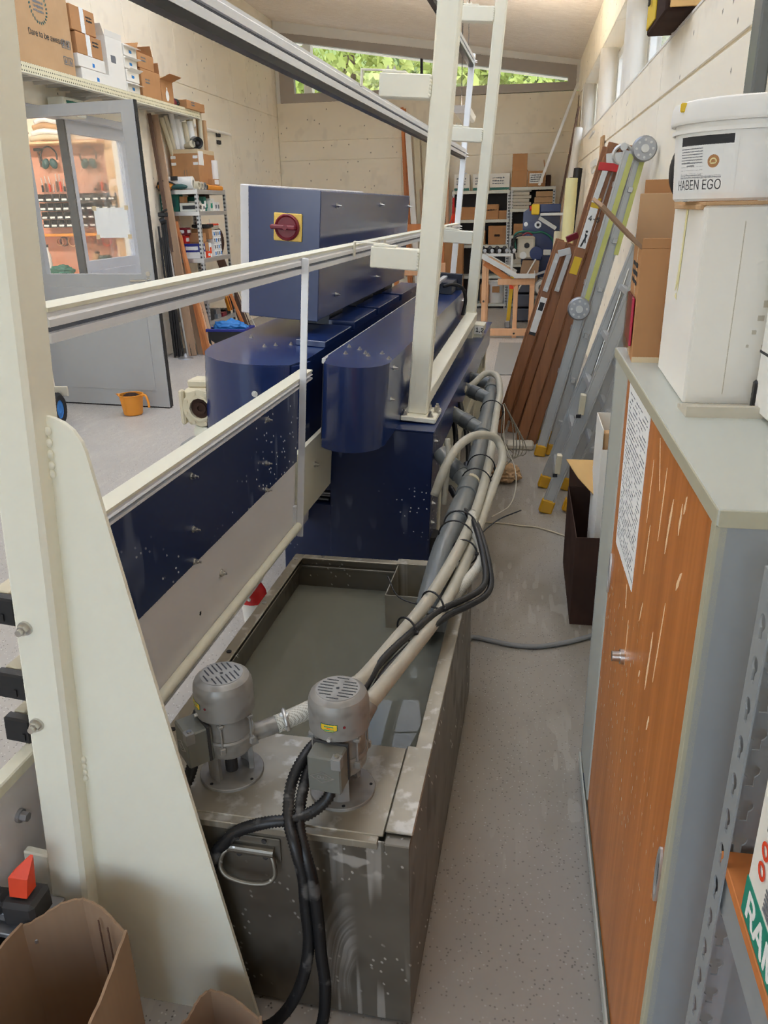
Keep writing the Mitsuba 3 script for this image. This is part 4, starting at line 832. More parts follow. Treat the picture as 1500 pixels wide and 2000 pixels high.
P(bb, 'body', xf(cat(bx(0, w, 0, .004, 0, h, .001), bx(0, w, d - .004, d, 0, h, .001), bx(0, .004, .004, d - .004, 0, h, .001), bx(w - .004, w, .004, d - .004, 0, h, .001), bx(.004, w - .004, .004, d - .004, .001, .005, 0)), MBb), 'm_card')
P(bb, 'near_flap', xf(bx(.0, w, -.002, .002, 0, .02, .0005), MBb @ at(0, .002, h, rx=4)), 'm_card')
P(bb, 'far_flap', xf(cat(bx(.012, w, -.002, .002, 0, .140, .001)), MBb @ at(0, d - .003, h, rx=-4)), 'm_card')
P(bb, 'inner_flap', xf(bx(.0, .10, -.002, .002, -.06, .11, .001), MBb @ at(.0, d - .02, h, rx=-3, rz=-25)), 'm_card_pale')
P(bb, 'side_flap', xf(bx(-.004, .004, .004, d + .03, 0, .125, .001), MBb @ at(.002, 0, h, ry=-46, rx=5)), 'm_card_dark')
P(bb, 'tape', xf(cat(bx(-.0008, 0, .09, .10, .0, h, 0), bx(.0, w, -.0008, 0, .0, .012, 0), bx(.06, .16, -.0008, 0, .19, .24, 0)), MBb), 'm_tape')
scribble(bb, tp(MBb, -.0008, .19, .155), MBb[:3, :3] @ np.array((0, -1, 0)), (0, 0, 1), .14, .055, 3, 'm_ink', 4)
t = thing('pouch', 'crimson document pouch in clear film hanging on the side of the brown carton', 'pouch')
P(t, 'pouch', xf(bx(-.007, -.002, .03, .19, .03, .135, .002), MBb), 'm_violet_red'); P(t, 'film', xf(bx(-.0095, -.0085, .015, .20, .012, .145, 0), MBb), 'm_pane_plastic')
pf = thing('aluminium_profile', 'short ribbed aluminium profile lying before the white carton on the cabinet', 'profile')
P(pf, 'bar', prism([(0, 0), (.075, 0), (.075, .006), (.055, .010), (.050, .006), (.042, .006), (.038, .012), (.018, .012), (.014, .018), (0, .018)], .30, axes((.275, 1.315, CH), (0, 1, 0), (0, 0, 1)) @ np.diag([1, 1, 1, 1])), 'm_putty')
cs = thing('white_case', 'white case with black corner guards at the right end of the cabinet top', 'case')
P(cs, 'body', bx(.388, .62, 1.21, 1.36, CH + .004, CH + .31, .006), 'm_white')
P(cs, 'corner_guard', cat(bx(.384, .41, 1.208, 1.23, CH, CH + .055, .004), bx(.384, .41, 1.345, 1.364, CH, CH + .055, .004), bx(.60, .624, 1.208, 1.23, CH, CH + .055, .004)), 'm_black')
P(cs, 'seam', bx(.3872, .3884, 1.21, 1.36, CH + .10, CH + .104, 0), 'm_ink')
bl = thing('blue_container', 'dark blue plastic container at the right edge beside the bucket', 'container')
P(bl, 'body', bx(.385, .60, 1.22, 1.35, CH + .312, CH + .375, .012), 'm_navy'); P(bl, 'lid', bx(.381, .604, 1.216, 1.354, CH + .37, CH + .385, .005), 'm_navy')
one('black_bag', xf(ball((0, 0, 0), 1, sub=3), at(.305, 1.70, CH + .385) @ np.diag([.035, .03, .055, 1])), 'm_black', 'black plastic bag behind the white bucket', 'bag', smooth=True)
tb_ = thing('wooden_case', 'dark case with yellow wooden side and latch on the right window sill', 'case')
P(tb_, 'body', bx(.62, .90, 4.50, 5.12, 2.445, 2.85, .008), 'm_card_brown'); P(tb_, 'front', bx(.63, .89, 5.12, 5.128, 2.46, 2.84, .002), 'm_yellow')
P(tb_, 'front_board', bx(.640, .89, 4.488, 4.50, 2.46, 2.84, .002), 'm_card_tan')
P(tb_, 'side_board', bx(.612, .62, 4.80, 5.10, 2.47, 2.84, .002), 'm_yellow'); P(tb_, 'latch', cat(bx(.60, .612, 4.92, 5.0, 2.60, 2.66, .003), bx(.595, .604, 4.94, 4.98, 2.56, 2.70, .003)), 'm_black')

# ---------------------------------------------------------------- slotted rack in the right foreground
sr = thing('slotted_rack', 'grey slotted steel rack with a wooden shelf board in the right foreground', 'rack')
def keyhole(cx, cy): return Point(cx, cy + .010).buffer(.0095, 8).union(sbox(cx - .0045, cy - .012, cx + .0045, cy + .006))
def slotted(L): 
    g = sbox(0, 0, .042, L)
    for i in range(int(L / .052)): g = g.difference(keyhole(.022, .03 + i * .052))
    return g
for (x, y, sx, sy) in ((.268, .80, 1, -1), (.268, -.15, 1, 1), (.70, .80, -1, -1), (.70, -.15, -1, 1)):
    f1 = prism(slotted(1.24), .0022, axes((x, y, 0), (sx, 0, 0), (0, 0, 1))); f2 = prism(slotted(1.24), .0022, axes((x, y, 0), (0, sy, 0), (0, 0, 1)))
    P(sr, 'post', cat(f1, f2), 'm_cab_side')
for z in (.86, .36):
    P(sr, 'beam', cat(bx(.272, .277, -.15, .80, z - .07, z - .012, .001), bx(.272, .29, -.15, .80, z - .013, z - .010, .001)), 'm_cab_side'); P(sr, 'beam', bx(.69, .696, -.15, .80, z - .07, z - .01, .001), 'm_cab_side')
    P(sr, 'cross_beam', bx(.28, .69, .785, .79, z - .07, z - .012, .001), 'm_cab_side')
    P(sr, 'shelf_board', bx(.268, .70, -.14, .785, z - .010, z + .006, .001), 'm_wood_orange')
rm = thing('printed_carton', 'white printed carton with a green base band and large letters on the slotted rack', 'box')
ry0, ry1, rz0 = .42, .70, .867
P(rm, 'body', bx(.262 + .008, .50, ry0, ry1, rz0, rz0 + .30, .003), 'm_white_card')
fxp = .2695
P(rm, 'green_band', bx(fxp - .0004, fxp + .001, ry0 + .001, ry1 - .001, rz0 + .001, rz0 + .050, 0), 'm_green')
def rt(s, h_, y, z, mat, bold=False, w=None): text(rm, s, h_, (fxp - .0006, y, z), (0, -1, 0), (0, 0, 1), mat, bold=bold, width=w)
rt('RAMSES', .032, ry1 - .012, rz0 + .010, 'm_paper', True, .19)
rt('002', .036, ry1 - .045, rz0 + .165, 'm_ink', True, .09); rt('400', .034, ry1 - .062, rz0 + .095, 'm_ink', True, .09)
for i in range(2): P(rm, 'symbol', prism(Point(0, 0).buffer(.010).difference(Point(0, 0).buffer(.006)), .0006, axes((fxp - .0006, ry1 - .035, rz0 + .115 - .026 * i), (0, -1, 0), (0, 0, 1))), 'm_orange_red')
scribble(rm, (fxp - .0006, ry1 - .055, rz0 + .058), (0, -1, 0), (0, 0, 1), .16, .03, 5, seed=8); scribble(rm, (fxp - .0006, ry1 - .03, rz0 + .135), (0, -1, 0), (0, 0, 1), .14, .02, 2, seed=9)
gb = thing('green_carton', 'green and brown carton standing behind the slotted post under the board', 'box'); P(gb, 'body', bx(.45, .66, .50, .76, .867, 1.05, .003), 'm_card_dark'); P(gb, 'band', bx(.449, .4505, .5, .76, .93, .99, 0), 'm_dark_green')

# ---------------------------------------------------------------- ladders against the right wall
def stile_pair(t, name, b, e, y0, wy, dep, th, mat, cut=True):
    """two stiles (near and far in y) with their centre line from b to e in xz."""
    b, e = np.array(b), np.array(e)
    for k, y in enumerate((y0, y0 + wy)):
        P(t, name, bar((b[0], y, b[1]), (e[0], y, e[1]), th, dep, up=(-(e - b)[1], 0, (e - b)[0]), b=.004), mat)
def rungs(t, b, e, y0, wy, n, mat, off, dep=.03, w=.05):
    b, e = np.array(b), np.array(e); d = (e - b) / np.linalg.norm(e - b); nrm = np.array((-d[1], d[0])) * off
    for i in range(n):
        c = b + (e - b) * (i + .7) / n + nrm
        P(t, 'rung', bar((c[0], y0 + .01, c[1]), (c[0], y0 + wy - .01, c[1]), w, dep, up=(-d[1], 0, d[0])), mat)
wl1 = thing('wooden_ladder', 'tall brown wooden folding ladder with a red strap leaning at the right wall', 'ladder')
A0, A1, B0, B1 = (.030, .0), (.525, 1.94), (.108, .0), (.610, 1.93)
stile_pair(wl1, 'stile', A0, A1, 5.44, .40, .072, .028, 'm_ladder_wood'); stile_pair(wl1, 'stile', B0, B1, 5.47, .34, .068, .026, 'm_ladder_wood')
rungs(wl1, A0, A1, 5.44, .40, 7, 'm_ladder_wood', 0); rungs(wl1, B0, B1, 5.47, .34, 7, 'm_ladder_wood', 0)
fn = lambda z, A, B: A[0] + (B[0] - A[0]) * z / B[1]
k = P(wl1, 'strap', bar((fn(1.80, A0, A1) - .05, 5.43, 1.812), (fn(1.80, B0, B1) + .035, 5.425, 1.79), .05, .045), 'm_red', label='red strap round both halves')
P(wl1, 'hinge_plate', cat(bar((fn(1.55, A0, A1), 5.412, 1.60), (fn(1.78, A0, A1), 5.412, 1.80), .006, .035, up=(1, 0, -.25)), bar((fn(1.84, A0, A1) - .02, 5.41, 1.85), (fn(1.9, B0, B1), 5.41, 1.86), .006, .06), xf(ring((0, 0, 0), (0, 1, 0), .055, .012, 20, 6), at(.575, 5.41, 1.87))), 'm_zinc')
P(wl1, 'hinge_pin', cat(cyl((.578, 5.39, 1.915), (.578, 5.44, 1.915), .022, 16)), 'm_zinc', 30)
st = P(wl1, 'sticker', bar((fn(1.33, A0, A1), 5.425, 1.33), (fn(1.63, A0, A1), 5.425, 1.63), .003, .05, up=(1, 0, -.25)), 'm_paper')
P(st, 'sticker_head', bar((fn(1.57, A0, A1), 5.423, 1.57), (fn(1.63, A0, A1), 5.423, 1.63), .002, .05, up=(1, 0, -.25)), 'm_yellow')
d_ = unit((A1[0] - A0[0], 0, A1[1])); sd = unit((d_[2], 0, -d_[0]))
text(st, '4-5', .028, np.array((fn(1.50, A0, A1) - .018, 5.4215, 1.50)), sd, d_, 'm_ink', bold=True, depth=.0008)
P(st, 'pictogram', cat(bar((fn(1.34, A0, A1) - .01, 5.4225, 1.34), (fn(1.41, A0, A1) + .008, 5.4225, 1.41), .001, .010, up=(1, 0, -.25)), bar((fn(1.36, A0, A1) + .012, 5.4225, 1.36), (fn(1.42, A0, A1) - .004, 5.4225, 1.42), .001, .007, up=(1, 0, -.25)), ball((fn(1.43, A0, A1), 5.4225, 1.43), .008, (1, .1, 1), 1)), 'm_ink')
P(wl1, 'warning_label', bar((fn(1.16, A0, A1), 5.425, 1.17), (fn(1.27, A0, A1), 5.425, 1.275), .003, .05, up=(1, 0, -.25)), 'm_yellow')
wl2 = thing('wooden_ladder', 'short brown wooden folding ladder left of the tall one, with a white type label', 'ladder')
C0, C1, D0, D1 = (-.118, 0), (.262, 1.36), (-.030, 0), (.330, 1.335)
stile_pair(wl2, 'stile', C0, C1, 5.75, .36, .064, .026, 'm_ladder_wood'); stile_pair(wl2, 'stile', D0, D1, 5.77, .32, .062, .026, 'm_ladder_wood'); rungs(wl2, C0, C1, 5.75, .36, 5, 'm_ladder_wood', 0); rungs(wl2, D0, D1, 5.77, .32, 5, 'm_ladder_wood', 0)
P(wl2, 'hinge_plate', cat(*[bar((fn(1.0, a, b), 5.73, 1.03), (fn(1.27, a, b), 5.73, 1.28), .006, .034, up=(1, 0, -.27)) for a, b in ((C0, C1), (D0, D1))], bar((fn(1.27, C0, C1), 5.728, 1.28), (fn(1.30, D0, D1), 5.728, 1.30), .006, .045)), 'm_alu_old')
for a, b in ((C0, C1), (D0, D1)):
    for z in (1.05, 1.23): P(wl2, 'rivet', cyl((fn(z, a, b), 5.725, z), (fn(z, a, b), 5.72, z), .010, 12), 'm_steel_bright')
P(wl2, 'red_strap', bar((.29, 5.74, 1.37), (.36, 5.76, 1.40), .03, .04), 'm_dark_red')
sk2 = P(wl2, 'type_label', bar((fn(.73, C0, C1), 5.735, .73), (fn(.99, C0, C1), 5.735, .99), .003, .046, up=(1, 0, -.27)), 'm_paper'); P(sk2, 'label_end', cat(bar((fn(.73, C0, C1), 5.733, .73), (fn(.75, C0, C1), 5.733, .75), .002, .046, up=(1, 0, -.27)), bar((fn(.90, C0, C1), 5.733, .90), (fn(.955, C0, C1), 5.733, .955), .002, .034, up=(1, 0, -.27))), 'm_ink')
one('wood_block', bx(-.06, .13, 5.30, 5.42, 0, .045, .012), 'm_putty', 'dirty pale wooden block under the foot of the tall wooden ladder', 'block')
def alu_ladder(label, secs, y0, wy, film=False):
    t = thing('aluminium_ladder', label, 'ladder')
    for i, (b, e) in enumerate(secs):
        b, e = np.array(b), np.array(e); d = (e - b) / np.linalg.norm(e - b); up = (-d[1], 0, d[0])
        for k, y in enumerate((y0 + .03 * i, y0 + wy - .03 * i)):
            P(t, 'stile', cat(bar((b[0], y, b[1]), (e[0], y, e[1]), .024, .058, up=up, b=.003), xf(bar((b[0], y - .0, b[1]), (e[0], y, e[1]), .034, .010, up=up), at(up[0] * .026, 0, up[2] * .026)), xf(bar((b[0], y, b[1]), (e[0], y, e[1]), .034, .010, up=up), at(-up[0] * .026, 0, -up[2] * .026))), 'm_alu_old')
            P(t, 'foot_cap', bar((b[0] - d[0] * .002, y, b[1] - .004), (b[0] + d[0] * .075, y, b[1] + d[1] * .075), .044, .074, up=up, b=.008), 'm_amber')
        for r in range(6):
            c = b + (e - b) * (r + .8) / 6.4
            P(t, 'rung', bar((c[0], y0 - .012, c[1]), (c[0], y0 + wy, c[1]), .03, .028, up=up), 'm_alu_old')
    return t
al1 = alu_ladder('silver aluminium ladder nearest the viewer with amber feet, leaning at the right wall', [((.178, .006), (.655, 1.56)), ((.305, .006), (.690, 1.30))], 4.12, .42)
for z in (.30, .63): P(al1, 'rung_end', cat(bar((.175 + .307 * (z - .0) - .035, 4.10, z - .06), (.175 + .307 * z - .028, 4.10, z + .045), .05, .028)), 'm_beige'); P(al1, 'rung_mouth', bx(.175 + .307 * z - .06, .175 + .307 * z - .035, 4.072, 4.076, z - .075, z - .055, .001), 'm_black')
al2 = alu_ladder('silver aluminium ladder with yellow film and round hinge discs behind the nearest one', [((.165, .006), (.585, 1.88)), ((.24, .006), (.650, 1.84))], 5.18, .40)
P(al2, 'film_strip', cat(bar((.40, 5.155, 1.02), (.600, 5.155, 1.86), .003, .030, up=(1, 0, -.22)), bar((.56, 5.18, 1.30), (.665, 5.18, 1.82), .003, .028, up=(1, 0, -.22))), 'm_lime')
for (x, z) in ((.665, 1.885), (.36, .985)):
    hd = P(al2, 'hinge_disc', cat(xf(lathe([(0, -.03), (.062, -.03), (.070, -.02), (.070, .02), (.062, .03), (0, .03)], 28), at(x, 5.14, z, rx=90))), 'm_alu_dark', 30)
    P(hd, 'hinge_boss', cat(xf(lathe([(0, -.01), (.022, -.01), (.022, .01), (0, .01)], 18), at(x, 5.10, z, rx=90)), *[cyl((x + .046 * math.cos(a), 5.112, z + .046 * math.sin(a)), (x + .046 * math.cos(a), 5.105, z + .046 * math.sin(a)), .007, 10) for a in np.linspace(0, 6.28, 9)[:-1]]), 'm_zinc', 30)
t = thing('telescopic_pole', 'thin steel pole with yellow and beige clamp head among the aluminium ladders', 'pole'); P(t, 'pole', cyl((.36, 4.45, .50), (.60, 4.55, 1.40), .008, 10), 'm_steel_bright', 40); P(t, 'head', cat(bar((.585, 4.53, 1.38), (.63, 4.53, 1.43), .05, .06)), 'm_beige'); P(t, 'knob', cyl((.60, 4.50, 1.37), (.60, 4.47, 1.37), .018, 12), 'm_amber')

# ---------------------------------------------------------------- boxes on the aisle floor behind the cabinet
t, M = carton('dark stained brown cardboard box on the floor between cabinet and ladders', (.250, 2.875, 0), (.24, .60, .385), mat='m_card_brown', flaps=[('b', 20, .1)])
P(t, 'flap', prism([(0, 0), (-.30, .005), (-.235, -.36), (-.05, -.10)][::-1], .005, axes((.225, 3.35, .555), (-1, .02, 0), (0, .40, .25))), 'm_card_tan')
t = thing('tall_white_carton', 'tall white carton with torn top standing behind the dark floor box', 'box')
P(t, 'body', cat(bx(.335, .338, 3.02, 3.30, 0, .78, 0), bx(.335, .60, 3.02, 3.023, 0, .70, 0), bx(.335, .60, 3.297, 3.30, 0, .78, 0), bx(.597, .60, 3.02, 3.30, 0, .78, 0)), 'm_white_card'); P(t, 'torn_liner', bx(.345, .56, 3.05, 3.10, .60, .76, .004), 'm_card_pale')
# ---------------------------------------------------------------- grey glazed door in the left wall
d1 = thing('workshop_door', 'open grey steel door leaf with glass upper half and lever handle', 'door')
hx, hy, fx, fy = -4.13, 6.385, -2.985, 6.255
W1 = math.hypot(fx - hx, fy - hy); MD = at(hx, hy, .012, rz=math.degrees(math.atan2(fy - hy, fx - hx)))
H1 = 2.395
stile = sbox(0, 0, W1, H1).difference(sbox(.115, 1.115, W1 - .115, H1 - .085 - .0))
def dpr(poly, y0, y1, M): return xf(prism(poly, y1 - y0, axes((0, y1, 0), (1, 0, 0), (0, 0, 1))), M)
P(d1, 'leaf', dpr(stile, 0, .055, MD), 'm_door_grey')
P(d1, 'glazing', xf(bx(.11, W1 - .11, .026, .029, 1.11, H1 - .08, 0), MD), 'm_pane')
P(d1, 'lower_panel', xf(bx(.115, W1 - .115, -.005, .0, .14, 1.01, .002), MD), 'm_door_grey')
P(d1, 'gasket', xf(cat(bx(W1 - .0, W1 + .006, .01, .05, 0, H1, 0), bx(.02, W1 - .01, .004, .05, -.010, 0, 0)), MD), 'm_black')
h = P(d1, 'handle', xf(cat(cyl((W1 - .05, 0, 1.068), (W1 - .05, -.055, 1.068), .010, 12), tube([(W1 - .05, -.05, 1.068), (W1 - .10, -.055, 1.066), (W1 - .19, -.055, 1.064)], .0105, 10)), MD), 'm_steel_bright', 40, label='bright chrome lever handle')
P(d1, 'rosette', xf(cat(cyl((W1 - .05, 0, 1.068), (W1 - .05, -.008, 1.068), .022, 20), cyl((W1 - .05, 0, 1.118), (W1 - .05, -.006, 1.118), .02, 20)), MD), 'm_steel_bright', 40)
t = thing('paper_sheet', 'white sheet of paper taped to the glass of the open grey door', 'paper')
P(t, 'sheet', xf(bx(.655, .965, -.0015, .0, 1.40, 1.63, 0), MD @ at(0, .024, 0)), 'm_paper')
for x, z in ((.645, 1.39), (.945, 1.39), (.645, 1.61), (.945, 1.61)): P(t, 'tape', xf(bx(x, x + .035, -.003, -.0015, z, z + .035, 0), MD @ at(0, .024, 0)), 'm_tape')
d2 = thing('fixed_door_leaf', 'closed pale grey second door leaf with a glass pane beside the tool wall', 'door')
y0, y1 = 7.36, DY1
MX = axes((XL - .12, 0, 0), (0, 1, 0), (0, 0, 1))
fr = sbox(y0, .01, y1, DZ - .03).difference(sbox(y0 + .075, 1.165, y1 - .09, 2.30))
P(d2, 'leaf', prism(fr, .055, MX), 'm_door_light')
P(d2, 'glazing', bx(XL - .095, XL - .092, y0 + .07, y1 - .08, 1.16, 2.31, 0), 'm_pane')
P(d2, 'lower_panel', bx(XL - .066, XL - .060, y0 + .075, y1 - .09, .12, 1.07, .002), 'm_door_light')
P(d2, 'gasket', bx(XL - .13, XL - .055, y0 - .03, y0, .01, DZ - .03, .003), 'm_black')
df = thing('door_frame', 'grey steel frame of the double door in the left wall', 'door frame')
P(df, 'head', bx(XL - .15, XL + .015, DY0 - .02, DY1 + .02, DZ - .03, DZ + .03, .004), 'm_door_light')
P(df, 'jamb', bx(XL - .15, XL + .015, DY1, DY1 + .04, 0, DZ - .03, .004), 'm_door_light')
P(df, 'jamb', bx(XL - .15, XL + .015, DY0 - .02, DY0 + .01, 0, DZ - .03, .004), 'm_door_light')

# ---------------------------------------------------------------- tool wall seen through the doorway
YT = 9.15
tw = thing('tool_board', 'orange brown perforated tool board on the wall of the tool room', 'tool board')
P(tw, 'board', bx(-6.4, -4.42, YT + .03, YT + .06, .88, 2.40, .004), 'm_peg')
P(tw, 'ledge', bx(-6.4, -4.42, YT - .12, YT + .03, 1.355, 1.385, .003), 'm_orange')
P(tw, 'bench_top', bx(-6.6, -4.42, YT - .55, YT + .03, .86, .905, .004), 'm_ply')
P(tw, 'upper_shelf', bx(-6.4, -4.75, YT - .22, YT + .03, 2.345, 2.37, .003), 'm_ply')
def muffs(x, z, lab):
    t = thing('ear_muffs', lab, 'ear muffs')
    P(t, 'headband', tube([(x - .10, YT - .03, z - .03), (x - .105, YT - .03, z + .04), (x - .05, YT - .03, z + .11), (x + .02, YT - .03, z + .115), (x + .085, YT - .03, z + .06), (x + .09, YT - .03, z - .02)], .009, 8), 'm_dark', True)
    for s in (-1, 1): P(t, 'ear_cup', xf(ball((0, 0, 0), .06, (.72, .5, 1.0)), at(x + s * .05, YT - .05, z - .06, ry=s * -25)), 'm_teal_dark', True)
muffs(-5.46, 2.21, 'dark ear muffs hanging on the tool board in the open half of the doorway')
muffs(-4.97, 2.20, 'dark ear muffs hanging behind the glass of the closed door leaf')
t = thing('hammer', 'hammer hanging on the tool board beside the ear muffs', 'hammer')
P(t, 'head', bx(-5.66, -5.56, YT - .02, YT + .02, 2.29, 2.32, .006), 'm_dark'); P(t, 'handle', cyl((-5.61, YT, 2.29), (-5.60, YT, 2.12), .012, 8), 'm_wood_dark')
for x, z, w in ((-5.30, 2.18, .07), (-5.28, 2.01, .08)):
    t = thing('tool_card', f'green and white blister card of small parts hanging {"above" if z > 2.1 else "below"} another on the tool board', 'package')
    P(t, 'card', bx(x - w / 2, x + w / 2, YT + .01, YT + .02, z - .07, z + .07, .001), 'm_lime'); P(t, 'blister', bx(x - w * .35, x + w * .35, YT - .01, YT + .01, z - .06, z + .01, .006), 'm_white')
rng = random.Random(5)
for i in range(17):
    x = -5.63 + i * .047 + (.24 if i > 7 else 0); 
    if x > -4.78: break
    kind = i % 3; z1 = 1.98 + rng.uniform(-.05, .07)
    t = thing('screwdriver', f'{["dark", "brown", "red"][kind]} slim hand tool above the bins, {ORD[min(i, 7) if i < 8 else i - 8]} from left {"in the open doorway" if i < 8 else "behind the glass"}', 'tool', 'hand tools above the storage bins')
    P(t, 'blade', cyl((x, YT, z1), (x + rng.uniform(-.012, .012), YT, z1 - .09), .005, 6), 'm_zinc')
    P(t, 'handle', cyl((x, YT, z1 - .08), (x, YT, 1.85), .012, 8), ['m_dark', 'm_wood_dark', 'm_orange_red'][kind])
for r, z in enumerate((1.74, 1.64, 1.545, 1.455)):
    for c in range(10):
        x = -5.655 + c * .0985 + r * .006
        if x > -4.74: break
        t = thing('storage_bin', f'black storage bin on the tool board, {ORD[r]} row from top, {ORD[c]} from left', 'storage bin', 'black storage bins on the tool board')
        P(t, 'bin', cat(bx(x, x + .006, YT - .09, YT + .03, z, z + .085, .001), bx(x + .079, x + .085, YT - .09, YT + .03, z, z + .085, .001), bx(x, x + .085, YT - .10, YT + .03, z, z + .006, .001), bx(x, x + .085, YT - .105, YT - .095, z, z + .04, .001)), 'm_dark')
        P(t, 'label', bx(x + .012, x + .073, YT - .1075, YT - .105, z + .012, z + .032, 0), 'm_paper')
for i, (x, R, m) in enumerate([(-5.50, .05, 'm_wood_pale'), (-5.45, .055, 'm_wood_dark'), (-5.34, .06, 'm_wood_pale'), (-5.24, .055, 'm_orange'), (-5.06, .05, 'm_wood_pale'), (-5.0, .05, 'm_wood_dark'), (-4.90, .06, 'm_orange_red')]):
    t = thing('tape_ring', ['pale ring of tape hanging first under the orange ledge', 'brown ring of tape hanging second under the orange ledge', 'pale wide ring of tape hanging third under the orange ledge', 'orange ring of tape hanging beside the door post', 'pale tape ring behind the glass, left of the dark one', 'dark tape ring behind the glass', 'red orange tape ring hanging below the paper sheet'][i], 'tape')
    P(t, 'ring', xf(lathe([(R - .012, -.012), (R, -.012), (R, .012), (R - .012, .012), (R - .012, -.012)], 24), at(x, YT - .02, 1.295, rx=90)), m, 30)
t = thing('spray_can', 'beige cylinder leaning on the bench under the tape rings', 'can')
P(t, 'can', cyl((-5.05, YT - .15, .95), (-4.99, YT - .13, 1.16), .038, 18), 'm_card_pale', 40); P(t, 'cap', cyl((-4.99, YT - .13, 1.16), (-4.983, YT - .128, 1.185), .03, 16), 'm_dark', 40)
t = thing('green_box', 'dark green boxy tool on the bench behind the glass', 'tool')
P(t, 'body', bx(-4.95, -4.82, YT - .2, YT - .08, .93, 1.14, .02), 'm_teal_dark'); P(t, 'dial', cyl((-4.885, YT - .2, 1.05), (-4.885, YT - .215, 1.05), .035, 16), 'm_black')
t = thing('cloth_heap', 'crumpled green cloth lying on the tool bench', 'cloth')
m = ball((0, 0, 0), 1, sub=4); v = m.vertices; v *= (1 + .5 * (meshkit.fbm(v * 3.0, 3) - .5))[:, None]; m.vertices = v * (.15, .1, .07) + (-5.42, YT - .22, .97)
P(t, 'cloth', m, 'm_dark_green', True)
for x, l in ((-5.66, 'white upright plastic bottle at the left of the tool bench'), (-5.58, 'pale plastic bottle beside the white one on the tool bench')):
    t = thing('bottle', l, 'bottle'); P(t, 'body', lathe([(0, .905), (.035, .905), (.035, 1.15), (.015, 1.2), (.015, 1.24), (0, 1.24)], 16, at(x, YT - .2, 0)), 'm_white', 40); P(t, 'cap', cyl((x, YT - .2, 1.24), (x, YT - .2, 1.27), .018, 12), 'm_dark')
for i in range(4):
    one('fabric_roll', tube([(-5.62 + .03 * i, YT - .1, 2.41 + .055 * i), (-5.42, YT - .1, 2.425 + .06 * i), (-5.2, YT - .1, 2.41 + .05 * i)], .03, 10), ['m_beige', 'm_white', 'm_card_pale', 'm_white'][i], ['beige roll lowest on the shelf over the tool board', 'white roll second from below on the shelf over the tool board', 'pale brown roll third from below over the tool board', 'white roll topmost of the pile over the tool board'][i], 'roll', smooth=True)
t = thing('plywood_sheet', 'pale plywood sheet leaning beside the tool board behind the glass', 'board')
P(t, 'sheet', bx(-4.76, -4.46, YT - .06, YT - .04, .91, 2.42, .002), 'm_ply')
one('orange_stick', bx(-4.60, -4.575, YT - .09, YT - .06, .91, 2.14, .002), 'm_wood_orange', 'thin orange batten leaning on the pale plywood sheet', 'batten')
t = thing('ceiling_lamp', 'bright fluorescent ceiling lamp in the tool room', 'lamp')
P(t, 'housing', bx(-6.2, -4.8, 7.6, 7.8, 2.95, 3.0, .006), 'm_white')
k = P(t, 'tube', bx(-6.15, -4.85, 7.64, 7.76, 2.925, 2.949, .004), 'm_white')
scene[k]['emitter'] = {'type': 'area', 'radiance': {'type': 'rgb', 'value': [5.2, 5.0, 4.7]}}

# ---------------------------------------------------------------- wall shelf with boxes
ws = thing('wall_shelf', 'long metal wall shelf with punched cream edge above the grey door', 'shelf')
P(ws, 'edge_rail', bx(-3.765, -3.745, 5.2, 9.55, 2.60, 2.672, .003), 'm_punched')
P(ws, 'edge_lip', bx(-3.80, -3.745, 5.2, 9.55, 2.596, 2.602, .001), 'm_shelf_white')
P(ws, 'deck', bx(XL, -3.765, 5.2, 9.55, 2.650, 2.662, .002), 'm_zinc')
for i in range(22): P(ws, 'deck_rib', bx(XL + .005, -3.77, 5.28 + i * .195, 5.31 + i * .195, 2.625, 2.65, .002), 'm_zinc')
for y in (5.4, 7.35, 9.4):
    P(ws, 'bracket', cat(prism([(0, 0), (.36, .0), (.36, .03), (.03, .10), (0, .10)], .006, axes((XL, y, 2.622), (1, 0, 0), (0, 0, -1))), bar((XL + .01, y, 2.60), (-3.77, y, 2.60), .04, .03)), 'm_zinc')
ZB = 2.664
t, M = carton('large pale carton with handwriting and round stamp, nearest on the wall shelf', (-4.1, 5.75, ZB), (.33, 1.16, .78), mat='m_card_pale')
o, u, v = on(M, (.331, .30, .20), (0, 1, 0))
FX = lambda y, z: (-3.768, y, z)
text(t, 'Dare to be awesome!', .042, FX(6.28, 2.885), (0, 1, 0), (0, 0, 1), 'm_ink')
for i in range(26):
    a = 2 * math.pi * i / 26
    P(t, 'stamp_leaf', xf(ball((0, 0, 0), .014, (.06, .55, 1.0), 1), at(-3.769, 6.47 + .115 * math.cos(a), 3.10 + .115 * math.sin(a), rx=math.degrees(a) - 60)), 'm_teal_dark')
scribble(t, FX(6.40, 3.05), (0, 1, 0), (0, 0, 1), .14, .09, 3, 'm_ink_soft', 2)
for j in range(2):
    for i in range(2):
        y, z = 6.74 + i * .075, 2.745 + j * .12
        P(t, 'print', cat(*[prism(sbox(0, 0, .06, .06).difference(sbox(.005, .005, .055, .055)), .001, axes(FX(y, z), (0, 1, 0), (0, 0, 1))), prism([(.015, .012), (.045, .012), (.03, .05)], .001, axes(FX(y, z), (0, 1, 0), (0, 0, 1)))]), 'm_ink_soft')
P(t, 'tape', bx(-3.7695, -3.7685, 6.55, 6.60, 3.28, 3.45, 0), 'm_ink_soft')
